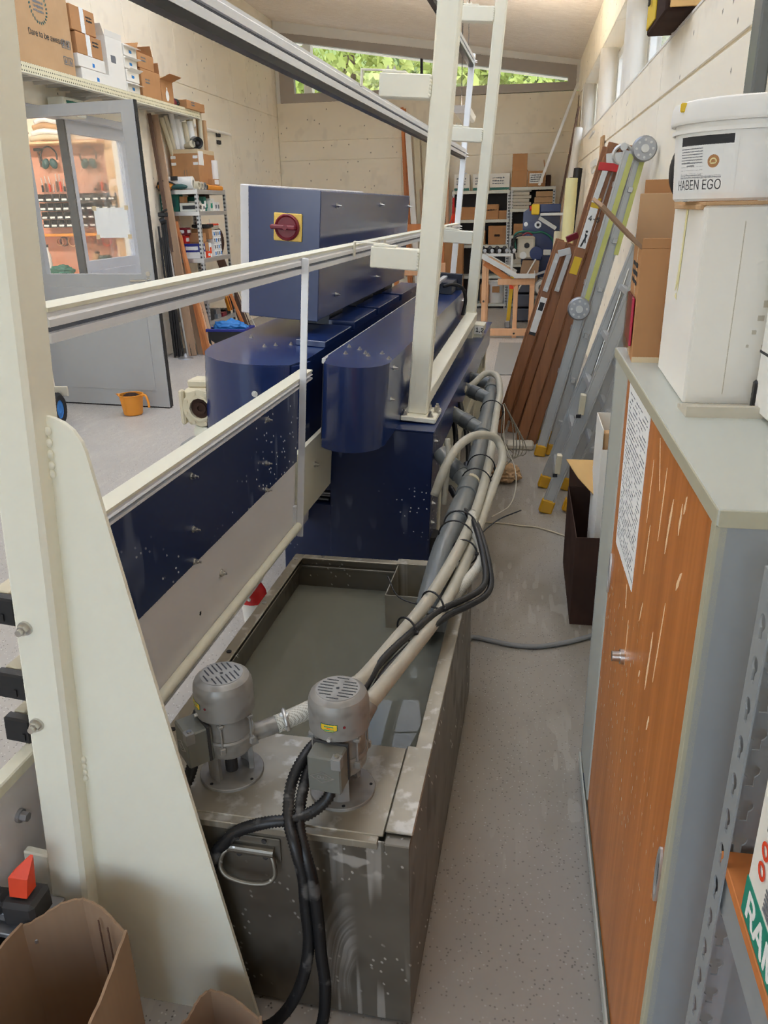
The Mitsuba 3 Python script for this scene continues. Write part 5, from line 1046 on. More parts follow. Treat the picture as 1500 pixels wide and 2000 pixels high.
for lab, y, z, d, h, m in [('small brown box topmost of the brown pair beside the large carton', 6.93, 3.03, .40, .185, 'm_card'), ('small brown box lower of the brown pair beside the large carton', 6.97, 2.865, .43, .16, 'm_card')]:
    t, M = carton(lab, (-4.05, y, z), (.29, d, h), mat=m)
    P(t, 'tape', bx(-3.7605, -3.759, y + d * .38, y + d * .55, z, z + h + .001, 0), 'm_paper'); P(t, 'tape', bx(-4.05, -3.759, y + d * .38, y + d * .55, z + h, z + h + .001, 0), 'm_paper')
    scribble(t, (-3.759, y + d * .62, z + h * .5), (0, 1, 0), (0, 0, 1), .10, .05, 2, 'm_ink')
for i, (lab, y, z, d, h) in enumerate([('white flat box under the brown pair on the wall shelf, upper one', 6.96, 2.765, .46, .098), ('white flat box under the brown pair on the wall shelf, lowest', 6.99, ZB, .50, .098)]):
    t, M = carton(lab, (-4.06, y, z), (.30, d, h), mat='m_white_card')
    P(t, 'mark', bx(-3.7605, -3.759, y + d * .5, y + d * .58, z + .02, z + .05, 0), 'm_skyblue')
t, M = carton('tall white carton leaning in the row with an open top on the wall shelf', (-4.08, 7.50, ZB), (.31, .32, .42), mat='m_white_card', flaps=[('f', 30, .1), ('r', 8, .05)])
P(t, 'print', bx(-3.7695, -3.7685, 7.57, 7.66, 2.88, 2.94, 0), 'm_ink_soft')
for i in range(4):
    lab = ['white flat box topmost of the white stack beside the tall brown box', 'white flat box second from the top of the white stack', 'white flat box third from the top of the white stack', 'white flat box at the bottom of the white stack'][i]
    y, z = 7.83 - .015 * (i % 2), ZB + .105 * (3 - i)
    t, M = carton(lab, (-4.07, y, z), (.31, .26, .098), mat='m_white_card')
    P(t, 'lid_flap', xf(bx(0, .003, 0, .25, 0, .05, 0), at(-3.757, y + .004, z + .085, ry=100 - 18 * (i % 3))), 'm_white_card')
    P(t, 'mark', bx(-3.7605, -3.7585, y + .1, y + .15, z + .03, z + .055, 0), 'm_skyblue')
t, M = carton('brown box with slanted lid standing on another brown box on the wall shelf', (-4.06, 8.12, 2.925), (.29, .36, .13), mat='m_card', flaps=[('f', -35, .1), ('b', -20, .1)])
scribble(t, (-3.769, 8.2, 2.98), (0, 1, 0), (0, 0, 1), .10, .05, 2, 'm_ink_soft')
t, M = carton('larger brown box lower in the brown stack at the middle of the wall shelf', (-4.08, 8.14, ZB), (.32, .43, .255), mat='m_card')
scribble(t, (-3.759, 8.22, 2.79), (0, 1, 0), (0, 0, 1), .10, .05, 2, 'm_ink_soft')
t, M = carton('open brown box with spread flaps and a white bulb print on the wall shelf', (-4.06, 8.60, ZB), (.29, .30, .22), mat='m_card', flaps=[('r', 70, .12), ('l', 20, .12), ('f', 5, .14), ('b', 60, .14)])
P(t, 'bulb_print', cat(xf(ball((0, 0, 0), .042, (.05, 1, 1.25)), at(-3.769, 8.74, 2.74)), bx(-3.7695, -3.768, 8.73, 8.75, 2.79, 2.82, 0)), 'm_paper', True)
t = thing('gloves', 'crumpled dark red and black work gloves on the wall shelf beside the flat tray', 'gloves')
for k, (dx, m) in enumerate(((0, 'm_dark_red'), (.1, 'm_black'))):
    mm = ball((0, 0, 0), 1, sub=3); v = mm.vertices; v *= (1 + .6 * (meshkit.fbm(v * 2.5 + k * 4, 3) - .5))[:, None]; mm.vertices = v * (.06, .06, .045) + (-3.84, 8.97 + dx, ZB + .045); P(t, 'glove', mm, m, True)
t, M = carton('flat brown cardboard tray at the far end of the wall shelf', (-4.06, 9.12, ZB), (.34, .52, .085), mat='m_card', flaps=[('l', -80, .12)])
scribble(t, (-3.719, 9.25, 2.695), (0, 1, 0), (0, 0, 1), .10, .05, 2, 'm_ink_soft')

# ---------------------------------------------------------------- boards leaning between door and rack
lean('board', 'tall brown board leaning on the left wall nearest the open door', 'board', (-3.885, 8.84, 0), (-4.105, 8.97, 2.61), .04, .02, 'm_wood_dark')
lean('board', 'tall pale tan board leaning on the left wall in front of the rack', 'board', (-3.83, 8.80, 0), (-4.075, 9.02, 2.60), .10, .022, 'm_wood_board')
lean('board', 'wide tan board with its foot beside the dark bars', 'board', (-3.755, 8.90, 0), (-4.03, 9.14, 1.75), .09, .02, 'm_wood_board')
lean('board', 'narrow greyish board between the tan boards', 'board', (-3.90, 8.98, 0), (-4.09, 9.08, 2.1), .05, .02, 'm_wood_dark')
for i, (bx_, ty) in enumerate([(-3.70, 8.98), (-3.655, 8.95), (-3.61, 8.93), (-3.565, 8.96), (-3.52, 8.99)]):
    lean('batten', ['orange batten leaning leftmost of the orange strips before the rack', 'orange batten second from the left before the rack', 'orange batten in the middle of the strips before the rack', 'pale batten second from the right before the rack', 'pinkish batten with its foot farthest right before the rack'][i], 'batten', (bx_, 8.86 - .02 * i, 0), (-3.93 + .045 * i, ty, [1.5, 1.35, 1.1, .8, .75][i]), .035, .014, ['m_wood_orange', 'm_wood_orange', 'm_wood_orange', 'm_wood_pale', 'm_wood_board'][i], None, .3)
for i in range(5):
    one('metal_bar', bar((-4.0 + .04 * i, 8.68 + .03 * i, 0), (-4.10 + .018 * i, 8.86 + .02 * i, 1.45 - .12 * (i % 3)), .022, .022), ['m_black', 'm_dark', 'm_black', 'm_alu_dark', 'm_black'][i], ['black metal bar leaning closest to the door edge', 'dark metal bar second from the door edge', 'black metal bar third from the door edge', 'grey metal bar fourth from the door edge', 'black metal bar fifth from the door edge beside the tan boards'][i], 'bar')
t = thing('tripod', 'folded black tripod leaning between door edge and boards', 'tripod')
P(t, 'head', cat(bx(-4.02, -3.93, 8.70, 8.78, 1.55, 1.60, .008), cyl((-4.0, 8.7, 1.5), (-3.95, 8.72, 1.52), .035, 12), cyl((-3.98, 8.72, 1.6), (-3.90, 8.69, 1.625), .012, 8)), 'm_black')
for dx in (-.03, 0, .03): P(t, 'leg', cyl((-3.95 + dx, 8.66, 0.02), (-3.975 + dx * .7, 8.74, 1.52), .014, 8), 'm_black')
one('steel_disc', cat(lathe([(0, 0), (.09, 0), (.085, .012), (.03, .02), (.012, .06), (0, .06)], 20, at(-3.84, 8.62, 0))), 'm_alu_dark', 'flat dark metal foot plate on the floor in front of the leaning bars', 'plate', smooth=30)

# ---------------------------------------------------------------- the metal rack at the left wall
def rack(label, x0, x1, y0, y1, levels, H, pm='m_post', sm='m_zinc', face='x', name='metal_rack', dt=.045):
    t = thing(name, label, 'rack')
    for X, sx in ((x0, 1), (x1, -1)):
        for Y, sy in ((y0, 1), (y1, -1)):
            P(t, 'post', cat(bx(X, X + sx * .038, Y, Y + sy * .003, 0, H, 0), bx(X, X + sx * .003, Y, Y + sy * .038, 0, H, 0)), pm)
    for z in levels:
        P(t, 'shelf', cat(bx(x0 + .004, x1 - .004, y0 + .004, y1 - .004, z - .006, z, .001), bx(x0 - .001, x1 + .001, y0 - .0015, y0 + .012, z - dt, z + .001, .001), bx(x0 - .001, x1 + .001, y1 - .012, y1 + .0015, z - dt, z + .001, .001),
            bx(x1 - .012, x1 + .0015, y0, y1, z - dt, z + .001, .001), bx(x0 - .0015, x0 + .012, y0, y1, z - dt, z + .001, .001)), sm)
    return t
RX0, RX1, RY0, RY1 = -4.10, -3.66, 9.02, 9.92
lv = [.36, .62, 1.085, 1.60, 1.83]
rack('galvanised metal rack full of small boxes at the left wall', RX0, RX1, RY0, RY1, lv, 1.84)
# on top
t, M = carton('big brown carton with tape strips on top of the left rack, holding paper tubes', (-4.08, 9.36, 1.832), (.33, .53, .44), mat='m_card', open_=True, name='tube_carton')
for z in (.34, .27): P(t, 'tape', xf(cat(bx(-.001, .06, -.0012, .0, z, z + .03, 0), bx(.27, .331, -.0012, .0, z, z + .03, 0)), M), 'm_paper')
P(t, 'tape', xf(cat(bx(-.001, .331, -.0014, 0, .395, .44, 0), bx(.33, .3314, 0, .53, .395, .44, 0)), M), 'm_tape')
P(t, 'label', xf(bx(.3302, .332, .02, .17, .27, .42, 0), M), 'm_paper')
P(t, 'handle_slot', xf(cat(bx(.145, .155, -.0012, 0, .13, .22, 0), bx(.175, .185, -.0012, 0, .13, .22, 0)), M), 'm_card_dark')
rng = random.Random(9)
tubes_ = [((-4.03, 9.44), (-4.105, 9.28, 2.60), .026), ((-4.0, 9.45), (-4.08, 9.33, 2.62), .028), ((-3.98, 9.44), (-4.03, 9.38, 2.66), .034), ((-3.93, 9.46), (-3.975, 9.42, 2.665), .04), ((-3.89, 9.56), (-3.91, 9.62, 2.69), .045), ((-3.86, 9.48), (-3.905, 9.44, 2.56), .03), ((-3.83, 9.52), (-3.87, 9.50, 2.57), .042), ((-3.84, 9.72), (-3.85, 9.74, 2.62), .03), ((-3.80, 9.76), (-3.80, 9.78, 2.60), .03), ((-3.79, 9.62), (-3.80, 9.66, 2.75), .026)]
tl = ['leftmost, tilted', 'second from the left, tilted', 'third from the left', 'yellow tinted, fourth from the left', 'broad and flat at the back', 'folded, before the broad one', 'bright white in the middle', 'brownish behind the grey roll', 'darker right of the middle', 'tallest and thinnest at the right']
for i, ((bx_, by_), tpt, r) in enumerate(tubes_):
    p0 = np.array((bx_, by_, 2.0)); p1 = np.array(tpt)
    t = thing('paper_tube', 'paper tube in the left rack carton, ' + tl[i], 'paper tube')
    mm = tube([p0, p1], r, 14, smooth=False, cap=False); P(t, 'tube', mm, 'm_paper' if i in (2, 3, 6) else ('m_card_pale' if i in (7, 8) else 'm_beige'), True)
    P(t, 'inner_roll', tube([p0, p1 - (p1 - p0) * .01], r * .8, 12, smooth=False), 'm_beige' if i % 2 else 'm_putty', True)
t = thing('grey_roll', 'grey film roll with its open end towards the room on the tube carton', 'roll')
P(t, 'roll', cat(tube([(-3.90, 9.60, 2.37), (-3.745, 9.40, 2.335)], .062, 22, smooth=False, cap=False), tube([(-3.90, 9.60, 2.37), (-3.745, 9.40, 2.335)], .052, 22, smooth=False, cap=False)), 'm_grey', True)
P(t, 'core', tube([(-3.90, 9.60, 2.36), (-3.748, 9.405, 2.325)], .028, 16, smooth=False), 'm_dark', True)
one('card_tube', cat(tube([(-3.9, 9.44, 2.30), (-3.80, 9.37, 2.325)], .04, 16, smooth=False)), 'm_beige', 'short beige ring lying at the front edge of the tube carton', 'tube', smooth=40)
t = thing('white_roll', 'thick white paper roll lying on top of the left rack', 'roll')
P(t, 'roll', tube([(-4.12, 9.10, 1.905), (-3.74, 9.13, 1.905)], .068, 22, smooth=False), 'm_white', 40)
P(t, 'core', cyl((-3.7405, 9.13, 1.905), (-3.738, 9.13, 1.905), .03, 18), 'm_grey', 40)
t = thing('cable_reel', 'yellow corded tool with black strap lying before the white roll on the left rack', 'tool')
P(t, 'body', xf(ball((0, 0, 0), 1, sub=3), at(-4.02, 9.0, 1.875) @ np.diag([.11, .05, .04, 1])), 'm_orange', True)
for i in range(7): P(t, 'stripe', xf(ring((0, 0, 0), (1, 0, 0), .048, .004, 16, 6), at(-4.10 + .022 * i, 9.0, 1.872)), 'm_dark')
P(t, 'strap', tube([(-4.13, 8.99, 1.86), (-4.05, 8.96, 1.925), (-3.93, 8.97, 1.905), (-3.84, 8.98, 1.85), (-3.78, 9.0, 1.86)], .009, 8), 'm_black', True)
one('green_bag', xf(ball((0, 0, 0), 1, sub=3), at(-3.86, 9.0, 1.862) @ np.diag([.10, .05, .03, 1])), 'm_teal_dark', 'dark green pouch lying on the front of the left rack top', 'bag', smooth=True)
one('phone', bx(-3.96, -3.88, 9.015, 9.035, 1.93, 1.975, .004), 'm_black', 'small black device leaning on the white paper roll', 'device')
for i, (y, r) in enumerate(((9.14, .045), (9.24, .042), (9.33, .04))):
    t = thing('tape_roll', ['clear tape roll nearest the white roll on the left rack', 'clear tape roll in the middle of three', 'grey tape roll closest to the yellow tool'][i], 'tape roll')
    P(t, 'roll', xf(lathe([(r * .6, -.025), (r, -.025), (r, .025), (r * .6, .025), (r * .6, -.025)], 22), at(-3.70, y, 1.832 + r, ry=90)), ['m_beige', 'm_putty', 'm_grey'][i], 30)
t = thing('yellow_tool', 'yellow hand tool lying at the right end of the left rack top', 'tool')
P(t, 'body', bar((-3.70, 9.42, 1.865), (-3.68, 9.86, 1.855), .05, .055, b=.015), 'm_orange'); P(t, 'tip', bar((-3.70, 9.36, 1.86), (-3.70, 9.43, 1.866), .035, .04), 'm_dark')
t = thing('small_carton', 'small flat brown carton under the paper cylinder on the left rack', 'box'); P(t, 'body', bx(-3.95, -3.70, 9.62, 9.86, 1.89, 1.96, .003), 'm_card'); P(t, 'label', bx(-3.70, -3.699, 9.7, 9.84, 1.9, 1.95, 0), 'm_paper')
one('paper_cylinder', lathe([(0, 1.96), (.055, 1.96), (.055, 2.17), (0, 2.17)], 24, at(-3.75, 9.83, 0)), 'm_white', 'white upright paper cylinder at the far end of the left rack top', 'roll', smooth=40)
# contents: level z, list of (y0, y1, height, x inset, material, label)
def shelf_boxes(z, items, x1=RX1, depth=.22):
    for (y0, y1, h0, h, ins, mat, lab, band) in items:
        t = thing('small_box', lab, 'box')
        P(t, 'body', bx(x1 - .02 - ins - depth, x1 - .02 - ins, y0, y1, z + h0, z + h0 + h, .003), mat)
        X = x1 - .02 - ins
        if band: P(t, 'label', cat(bx(X - .001, X + .001, y0 + (y1 - y0) * .15, y1 - (y1 - y0) * .15, z + h0 + h * .25, z + h0 + h * .7, 0), bx(X - depth * .85, X - depth * .15, y0 - .001, y0 + .001, z + h0 + h * .25, z + h0 + h * .7, 0)), band)
shelf_boxes(1.602, [(9.05, 9.17, 0, .09, .0, 'm_shelf_white', 'long cream box with dark stripes at the front of the second rack level', 'm_ink'), (9.10, 9.2, .092, .07, .18, 'm_card', 'small brown box standing on the cream one', None), (9.06, 9.20, .0, .19, .235, 'm_dark_green', 'dark green carton at the left rear of the second level', 'm_teal_dark'),
    (9.24, 9.32, 0, .08, .02, 'm_white', 'white box right of the corner post on the second level', 'm_ink_soft'), (9.34, 9.42, 0, .16, .04, 'm_dark_green', 'tall green carton right of the white box', 'm_paper'), (9.43, 9.52, 0, .12, .0, 'm_shelf_white', 'pale carton with teal print beside the green one', 'm_green'), (9.53, 9.66, 0, .14, .03, 'm_white', 'white carton in the right half of the second level', None), (9.44, 9.56, .142, .04, .05, 'm_card_brown', 'flat dark box lying on top of the pale cartons', None), (9.72, 9.78, 0, .1, .05, 'm_paper', 'slim white carton with grey edge near the far post', 'm_ink_soft'), (9.80, 9.87, 0, .1, .05, 'm_paper', 'slim white carton last before the far post', 'm_ink_soft')])
shelf_boxes(1.087, [(9.06, 9.2, .0, .07, .20, 'm_white', 'flat white box at the bottom left of the third level', 'm_red'), (9.06, 9.2, .07, .09, .02, 'm_navy', 'dark blue box with a white ring mark at the left of the third level', 'm_paper'), (9.06, 9.2, .0, .07, .02, 'm_white', 'white box under the dark blue one', None), (9.07, 9.19, .165, .09, .2, 'm_red', 'red box in the left stack of the third level', 'm_paper'), (9.08, 9.2, .26, .08, .18, 'm_dark_red', 'deep red box topmost of the left stack', 'm_paper'), (9.21, 9.30, .0, .07, .0, 'm_orange_red', 'orange red box low behind the corner post', 'm_paper'), (9.20, 9.31, .072, .1, .02, 'm_card', 'plain brown box above the orange red one', None), (9.20, 9.31, .175, .1, .04, 'm_card', 'plain brown box topmost behind the corner post', None),
    (9.36, 9.46, .2, .12, .02, 'm_card', 'brown carton high in the middle of the third level', None), (9.33, 9.40, 0, .16, .02, 'm_paper', 'white carton behind the corner post, third level', 'm_orange_red'), (9.40, 9.46, .0, .14, .05, 'm_card_pale', 'pale brown carton in the middle, third level', None)])
n = 0
for r in range(4):
    for c in range(4):
        y = 9.47 + c * .062; t = thing('small_white_box', f'small white carton in the rack stack, {ORD[r]} row from below, {ORD[c]} from left', 'box', 'small white cartons stacked on the third level')
        P(t, 'body', bx(-3.86, -3.69, y, y + .058, 1.088 + r * .075, 1.088 + r * .075 + .072, .003), 'm_paper'); P(t, 'label', bx(-3.6905, -3.6885, y + .012, y + .046, 1.1 + r * .075, 1.14 + r * .075, 0), 'm_skyblue' if (r + c) % 3 == 0 else 'm_ink_soft')
t = thing('clear_bag', 'clear bag of orange caps on the stack of small white cartons', 'bag')
P(t, 'bag', bx(-3.84, -3.70, 9.47, 9.72, 1.392, 1.44, .015), 'm_putty')
for i in range(10): P(t, 'cap', ball((-3.72 - .03 * (i % 3), 9.49 + .024 * i, 1.445), .018, (1, 1, .8), 1), 'm_orange_red')
one('brown_bag', xf(ball((0, 0, 0), 1, sub=3), at(-3.76, 9.80, 1.25) @ np.diag([.07, .07, .16, 1])), 'm_card_brown', 'brown crumpled bag near the far post of the left rack', 'bag', smooth=True)
one('black_tray', bx(-3.9, -3.69, 9.33, 9.5, 1.42, 1.455, .006), 'm_black', 'flat black tray high on the third level beside the clear bag', 'tray')
shelf_boxes(.622, [(9.06, 9.18, 0, .16, .05, 'm_grey', 'grey box at the left of the fourth level', None), (9.19, 9.24, 0, .16, .01, 'm_white', 'white carton left of the red tins', None), (9.25, 9.32, 0, .18, .0, 'm_red', 'red tin behind the corner post on the fourth level', 'm_paper'), (9.36, 9.43, 0, .19, .01, 'm_red', 'red tin right of the corner post', 'm_dark_red'), (9.44, 9.50, 0, .19, .01, 'm_dark_red', 'dark red tin beside the red one', 'm_paper'), (9.55, 9.80, 0, .1, .05, 'm_white', 'low white box on the right of the fourth level', None)])
shelf_boxes(.362, [(9.05, 9.28, .0, .12, .02, 'm_dark', 'black tool case low on the left rack', None), (9.34, 9.46, .0, .05, .0, 'm_grey', 'flat grey part on the lowest level', None), (9.36, 9.5, .05, .06, .02, 'm_alu_dark', 'grey metal part lying on the flat one', None), (9.52, 9.66, .0, .05, .0, 'm_dark_red', 'dark red tool on the lowest level', None), (9.68, 9.85, .0, .07, .02, 'm_black', 'black tool beside the red one on the lowest level', None)])
t = thing('blue_crate', 'dark blue plastic crate with blue cloths on the floor before the left rack', 'crate')
cr = cat(bx(-3.62, -3.17, 8.82, 8.845, 0, .30, .006), bx(-3.62, -3.17, 9.12, 9.145, 0, .30, .006), bx(-3.62, -3.595, 8.84, 9.125, 0, .30, .006), bx(-3.195, -3.17, 8.84, 9.125, 0, .30, .006), bx(-3.62, -3.17, 8.82, 9.145, .003, .02, .002))
P(t, 'body', cr, 'm_black'); P(t, 'rim', cat(bx(-3.64, -3.15, 8.805, 8.83, .28, .31, .004), bx(-3.64, -3.15, 9.135, 9.16, .28, .31, .004), bx(-3.175, -3.15, 8.83, 9.135, .28, .31, .004), bx(-3.64, -3.615, 8.83, 9.135, .28, .31, .004)), 'm_navy')
mm = ball((0, 0, 0), 1, sub=4); v = mm.vertices; v *= (1 + .7 * (meshkit.fbm(v * 3.2, 3) - .5))[:, None]; mm.vertices = v * (.2, .12, .10) + (-3.39, 8.98, .30)
one('blue_cloth', mm, 'm_skyblue', 'crumpled blue cloth in the dark crate', 'cloth', smooth=True)
lean('batten', 'orange batten leaning beside the dark crate at the far rack post', 'batten', (-3.22, 9.25, 0), (-3.62, 9.4, .95), .035, .02, 'm_wood_orange')
lean('board', 'brown wrapped board with a white label leaning on the wall right of the left rack', 'board', (-3.55, 10.05, 0), (-4.02, 10.25, 1.32), .11, .02, 'm_wood_dark')
one('board_label', bar((-3.955, 10.215, 1.16), (-4.005, 10.236, 1.28), .10, .004, up=(0, -1, 0)).apply_translation((.012, -.012, 0)), 'm_paper', 'white label on the wrapped board right of the left rack', 'label')
for i in range(4): one('thin_rod', cyl((-3.7 + .05 * i, 10.3 + .05 * i, 0), (-4.11, 10.45 + .07 * i, 1.5 - .1 * i), .008, 8), ['m_white', 'm_dark', 'm_wood_dark', 'm_zinc'][i], ['thin white rod leaning right of the left rack', 'thin dark rod leaning right of the left rack', 'thin brown rod leaning right of the left rack', 'thin grey rod leaning farthest right beside the left rack'][i], 'rod')
for i, m in enumerate(('m_orange', 'm_wood_orange', 'm_dark')): one('hand_saw', bar((-3.645, 9.66 + .07 * i, .42), (-3.66, 9.60 + .07 * i, .60), .04, .02), m, ['yellow tool handle hanging at the far rack post', 'orange brown tool handle hanging second at the far rack post', 'dark tool handle hanging last at the far rack post'][i], 'tool')

# ---------------------------------------------------------------- floor at the left
t = thing('orange_pail', 'dirty orange plastic pail with spout and handle on the floor by the door', 'pail')
pp = [(0, .004), (.072, .004), (.078, .012), (.098, .165), (.104, .17), (.104, .176), (.094, .176), (.074, .016), (0, .014)]
P(t, 'body', lathe(pp, 32, at(-3.215, 6.03, 0)), 'm_orange', 30)
P(t, 'handle', tube([(-3.115, 6.02, .165), (-3.075, 6.01, .172), (-3.055, 6.005, .12), (-3.05, 6.0, .07)], .010, 8), 'm_orange', True)
P(t, 'spout', hull([(-3.31, 6.01, .176), (-3.31, 6.05, .176), (-3.355, 6.03, .178), (-3.30, 6.02, .13), (-3.30, 6.04, .13), (-3.345, 6.03, .165)]), 'm_orange')
mm = ball((0, 0, 0), 1, sub=3); v = mm.vertices; v *= (1 + .6 * (meshkit.fbm(v * 4, 3) - .5))[:, None]; mm.vertices = v * (.07, .07, .035) + (-3.215, 6.03, .15)
one('dark_rags', mm, 'm_card_brown', 'dark dirty rags inside the orange pail', 'rag', smooth=True)
t = thing('hand_truck', 'hand truck wheel with black tyre and blue rim beside the steel post', 'hand truck')
MWh = at(-3.66, 5.62, .135, rz=10, ry=90)
P(t, 'tyre', xf(lathe([(.075, -.035), (.115, -.04), (.135, -.022), (.135, .022), (.115, .04), (.075, .035), (.075, -.035)], 32), MWh), 'm_rubber', 40)
w = P(t, 'rim', xf(lathe([(0, -.01), (.03, -.03), (.07, -.024), (.077, -.03), (.077, .03), (.07, .024), (.03, .03), (0, .01)], 24), MWh), 'm_skyblue', 30)
P(t, 'axle', cyl((-3.70, 5.63, .135), (-4.05, 5.69, .135), .012, 10), 'm_zinc')
P(t, 'frame', cat(bar((-3.80, 5.60, .12), (-3.80, 5.72, 1.15), .03, .03), bar((-4.0, 5.63, .12), (-4.0, 5.75, 1.15), .03, .03), bar((-3.80, 5.70, .95), (-4.0, 5.73, .95), .03, .03), bx(-4.03, -3.76, 5.40, 5.62, .01, .02, .001)), 'm_zinc')
t = thing('box_tag', 'small grey bracket on the hand truck above its wheel', 'bracket'); P(t, 'plate', bx(-3.72, -3.60, 5.72, 5.74, .22, .30, .004), 'm_putty')
# ---------------------------------------------------------------- far end of the room
def srack(label, x0, x1, y0, y1, levels, H):
    t = thing('steel_rack', label, 'rack')
    for X, sx in ((x0, 1), (x1, -1)):
        for Y, sy in ((y0, 1), (y1, -1)): P(t, 'post', cat(bx(X, X + sx * .04, Y, Y + sy * .003, 0, H, 0), bx(X, X + sx * .003, Y, Y + sy * .04, 0, H, 0)), 'm_post')
    for z in levels: P(t, 'shelf', cat(bx(x0 + .003, x1 - .003, y0 + .003, y1 - .003, z - .006, z, .001), bx(x0 + .003, x1 - .003, y0 - .002, y0 + .012, z - .045, z, .002)), 'm_shelf_white')
    P(t, 'back_sheet', bx(x0 + .01, x1 - .01, y1 - .006, y1 - .003, .05, H - .02, 0), 'm_dark')
srack('cream steel rack with cartons at the back wall, left of the two', -1.16, -.245, 13.42, 13.85, [.075, .52, 1.0, 1.385, 1.815], 1.83)
srack('cream steel rack at the back wall, right of the two behind the blue grinder', -.235, .46, 13.40, 13.85, [.075, .70, 1.14, 1.535, 1.855], 1.86)
for i, (x0, x1, lab) in enumerate([(-1.13, -.885, 'white paper parcel box on the left back rack, leftmost'), (-.835, -.60, 'white box with handwriting on the left back rack, second'), (-.565, -.255, 'wide white box with handwriting and green base on the left back rack')]):
    t, M = carton(lab, (x0, 13.44, 1.817), (x1 - x0, .34, .245), mat='m_white_card'); P(t, 'green_base', xf(bx(.003, x1 - x0 - .003, -.001, .001, .004, .042, 0), M), 'm_dark_green')
    scribble(t, tp(M, .04, -.0016, .08), (1, 0, 0), (0, 0, 1), (x1 - x0) * .6, .12, 3, 'm_ink_soft', 20 + i)
t, M = carton('brown cardboard box with a tall raised lid flap on the right back rack', (-.225, 13.43, 1.857), (.235, .34, .235), mat='m_card', flaps=[('f', -4, .245)])
t, M = carton('brown cardboard box with white address label and raised flaps on the right back rack', (.02, 13.42, 1.857), (.275, .34, .225), mat='m_card', flaps=[('l', 35, .15), ('r', -12, .16)])
P(t, 'label', xf(bx(.03, .235, -.002, 0, .05, .19, 0), M), 'm_paper'); scribble(t, tp(M, .045, -.0026, .06), (1, 0, 0), (0, 0, 1), .17, .12, 4, 'm_ink', 31)
one('dark_carton', bx(.305, .38, 13.44, 13.7, 1.857, 2.02, .004), 'm_card_brown', 'dark box edge beside the leaning planks on the right back rack', 'box')
for lab, x0, x1, z, h, m in [('long brown carton on the second level of the left back rack', -1.13, -.74, 1.387, .19, 'm_card'), ('brown carton with dark print in the middle of the second level', -.71, -.415, 1.387, .225, 'm_card'), ('small brown carton at the right of the second level', -.41, -.285, 1.387, .13, 'm_card'), ('square brown carton with a slot handle on the third level', -.57, -.285, 1.002, .285, 'm_card'), ('pale brown carton behind the frame post on the third level', -.90, -.62, 1.002, .21, 'm_card_pale'), ('brown carton low on the bottom level of the left back rack', -.68, -.53, .077, .30, 'm_card')]:
    t, M = carton(lab, (x0, 13.44, z), (x1 - x0, .34, h), mat=m)
    if 'slot' in lab: P(t, 'slot', xf(prism(sbox(.105, .13, .18, .15).buffer(.006), .002, axes((0, 0, 0), (1, 0, 0), (0, 0, 1))), M @ at(0, -.0005, 0)), 'm_card_brown')
    if 'print' in lab: scribble(t, tp(M, .08, -.001, .12), (1, 0, 0), (0, 0, 1), .18, .04, 1, 'm_card_brown', 5)
t = thing('white_pail', 'white plastic pail on the bottom level of the left back rack', 'pail'); P(t, 'body', lathe([(0, 0), (.125, 0), (.15, .34), (.158, .345), (.158, .37), (.14, .37), (.12, .01), (0, .01)], 28, at(-.42, 13.6, .077)), 'm_white', 30); P(t, 'label', bx(-.48, -.36, 13.443, 13.452, .25, .35, 0), 'm_card')
for i in range(6): one('grey_carton', bx(-.20 + .0, .06 + .03 * (i % 2), 13.42, 13.7, 1.537 + .05 * i, 1.537 + .05 * i + .046, .003), 'm_putty', ['flat grey carton lowest in the stack on the right back rack', 'flat grey carton second in the stack on the right back rack', 'flat grey carton third in the stack on the right back rack', 'flat grey carton fourth in the stack on the right back rack', 'flat grey carton fifth in the stack on the right back rack', 'flat grey carton topmost in the stack on the right back rack'][i], 'box')
for i in range(3): one('pale_carton', bx(.12 + .02 * i, .42, 13.42, 13.7, 1.537 + .085 * i, 1.537 + .085 * i + .08, .003), 'm_card_pale', ['pale wooden coloured carton lowest beside the grey stack', 'pale wooden coloured carton in the middle beside the grey stack', 'pale wooden coloured carton topmost beside the grey stack'][i], 'box')
for lab, x0, x1, z, h, m in [('small brown carton left of the blue grinder plate', -.17, -.02, 1.142, .17, 'm_card'), ('white striped carton under the brown one left of the grinder', -.18, -.03, .95, .17, 'm_putty')]: one('small_carton', bx(x0, x1, 13.42, 13.6, z if z > 1 else .702, (z if z > 1 else .702) + h, .003), m, lab, 'box')
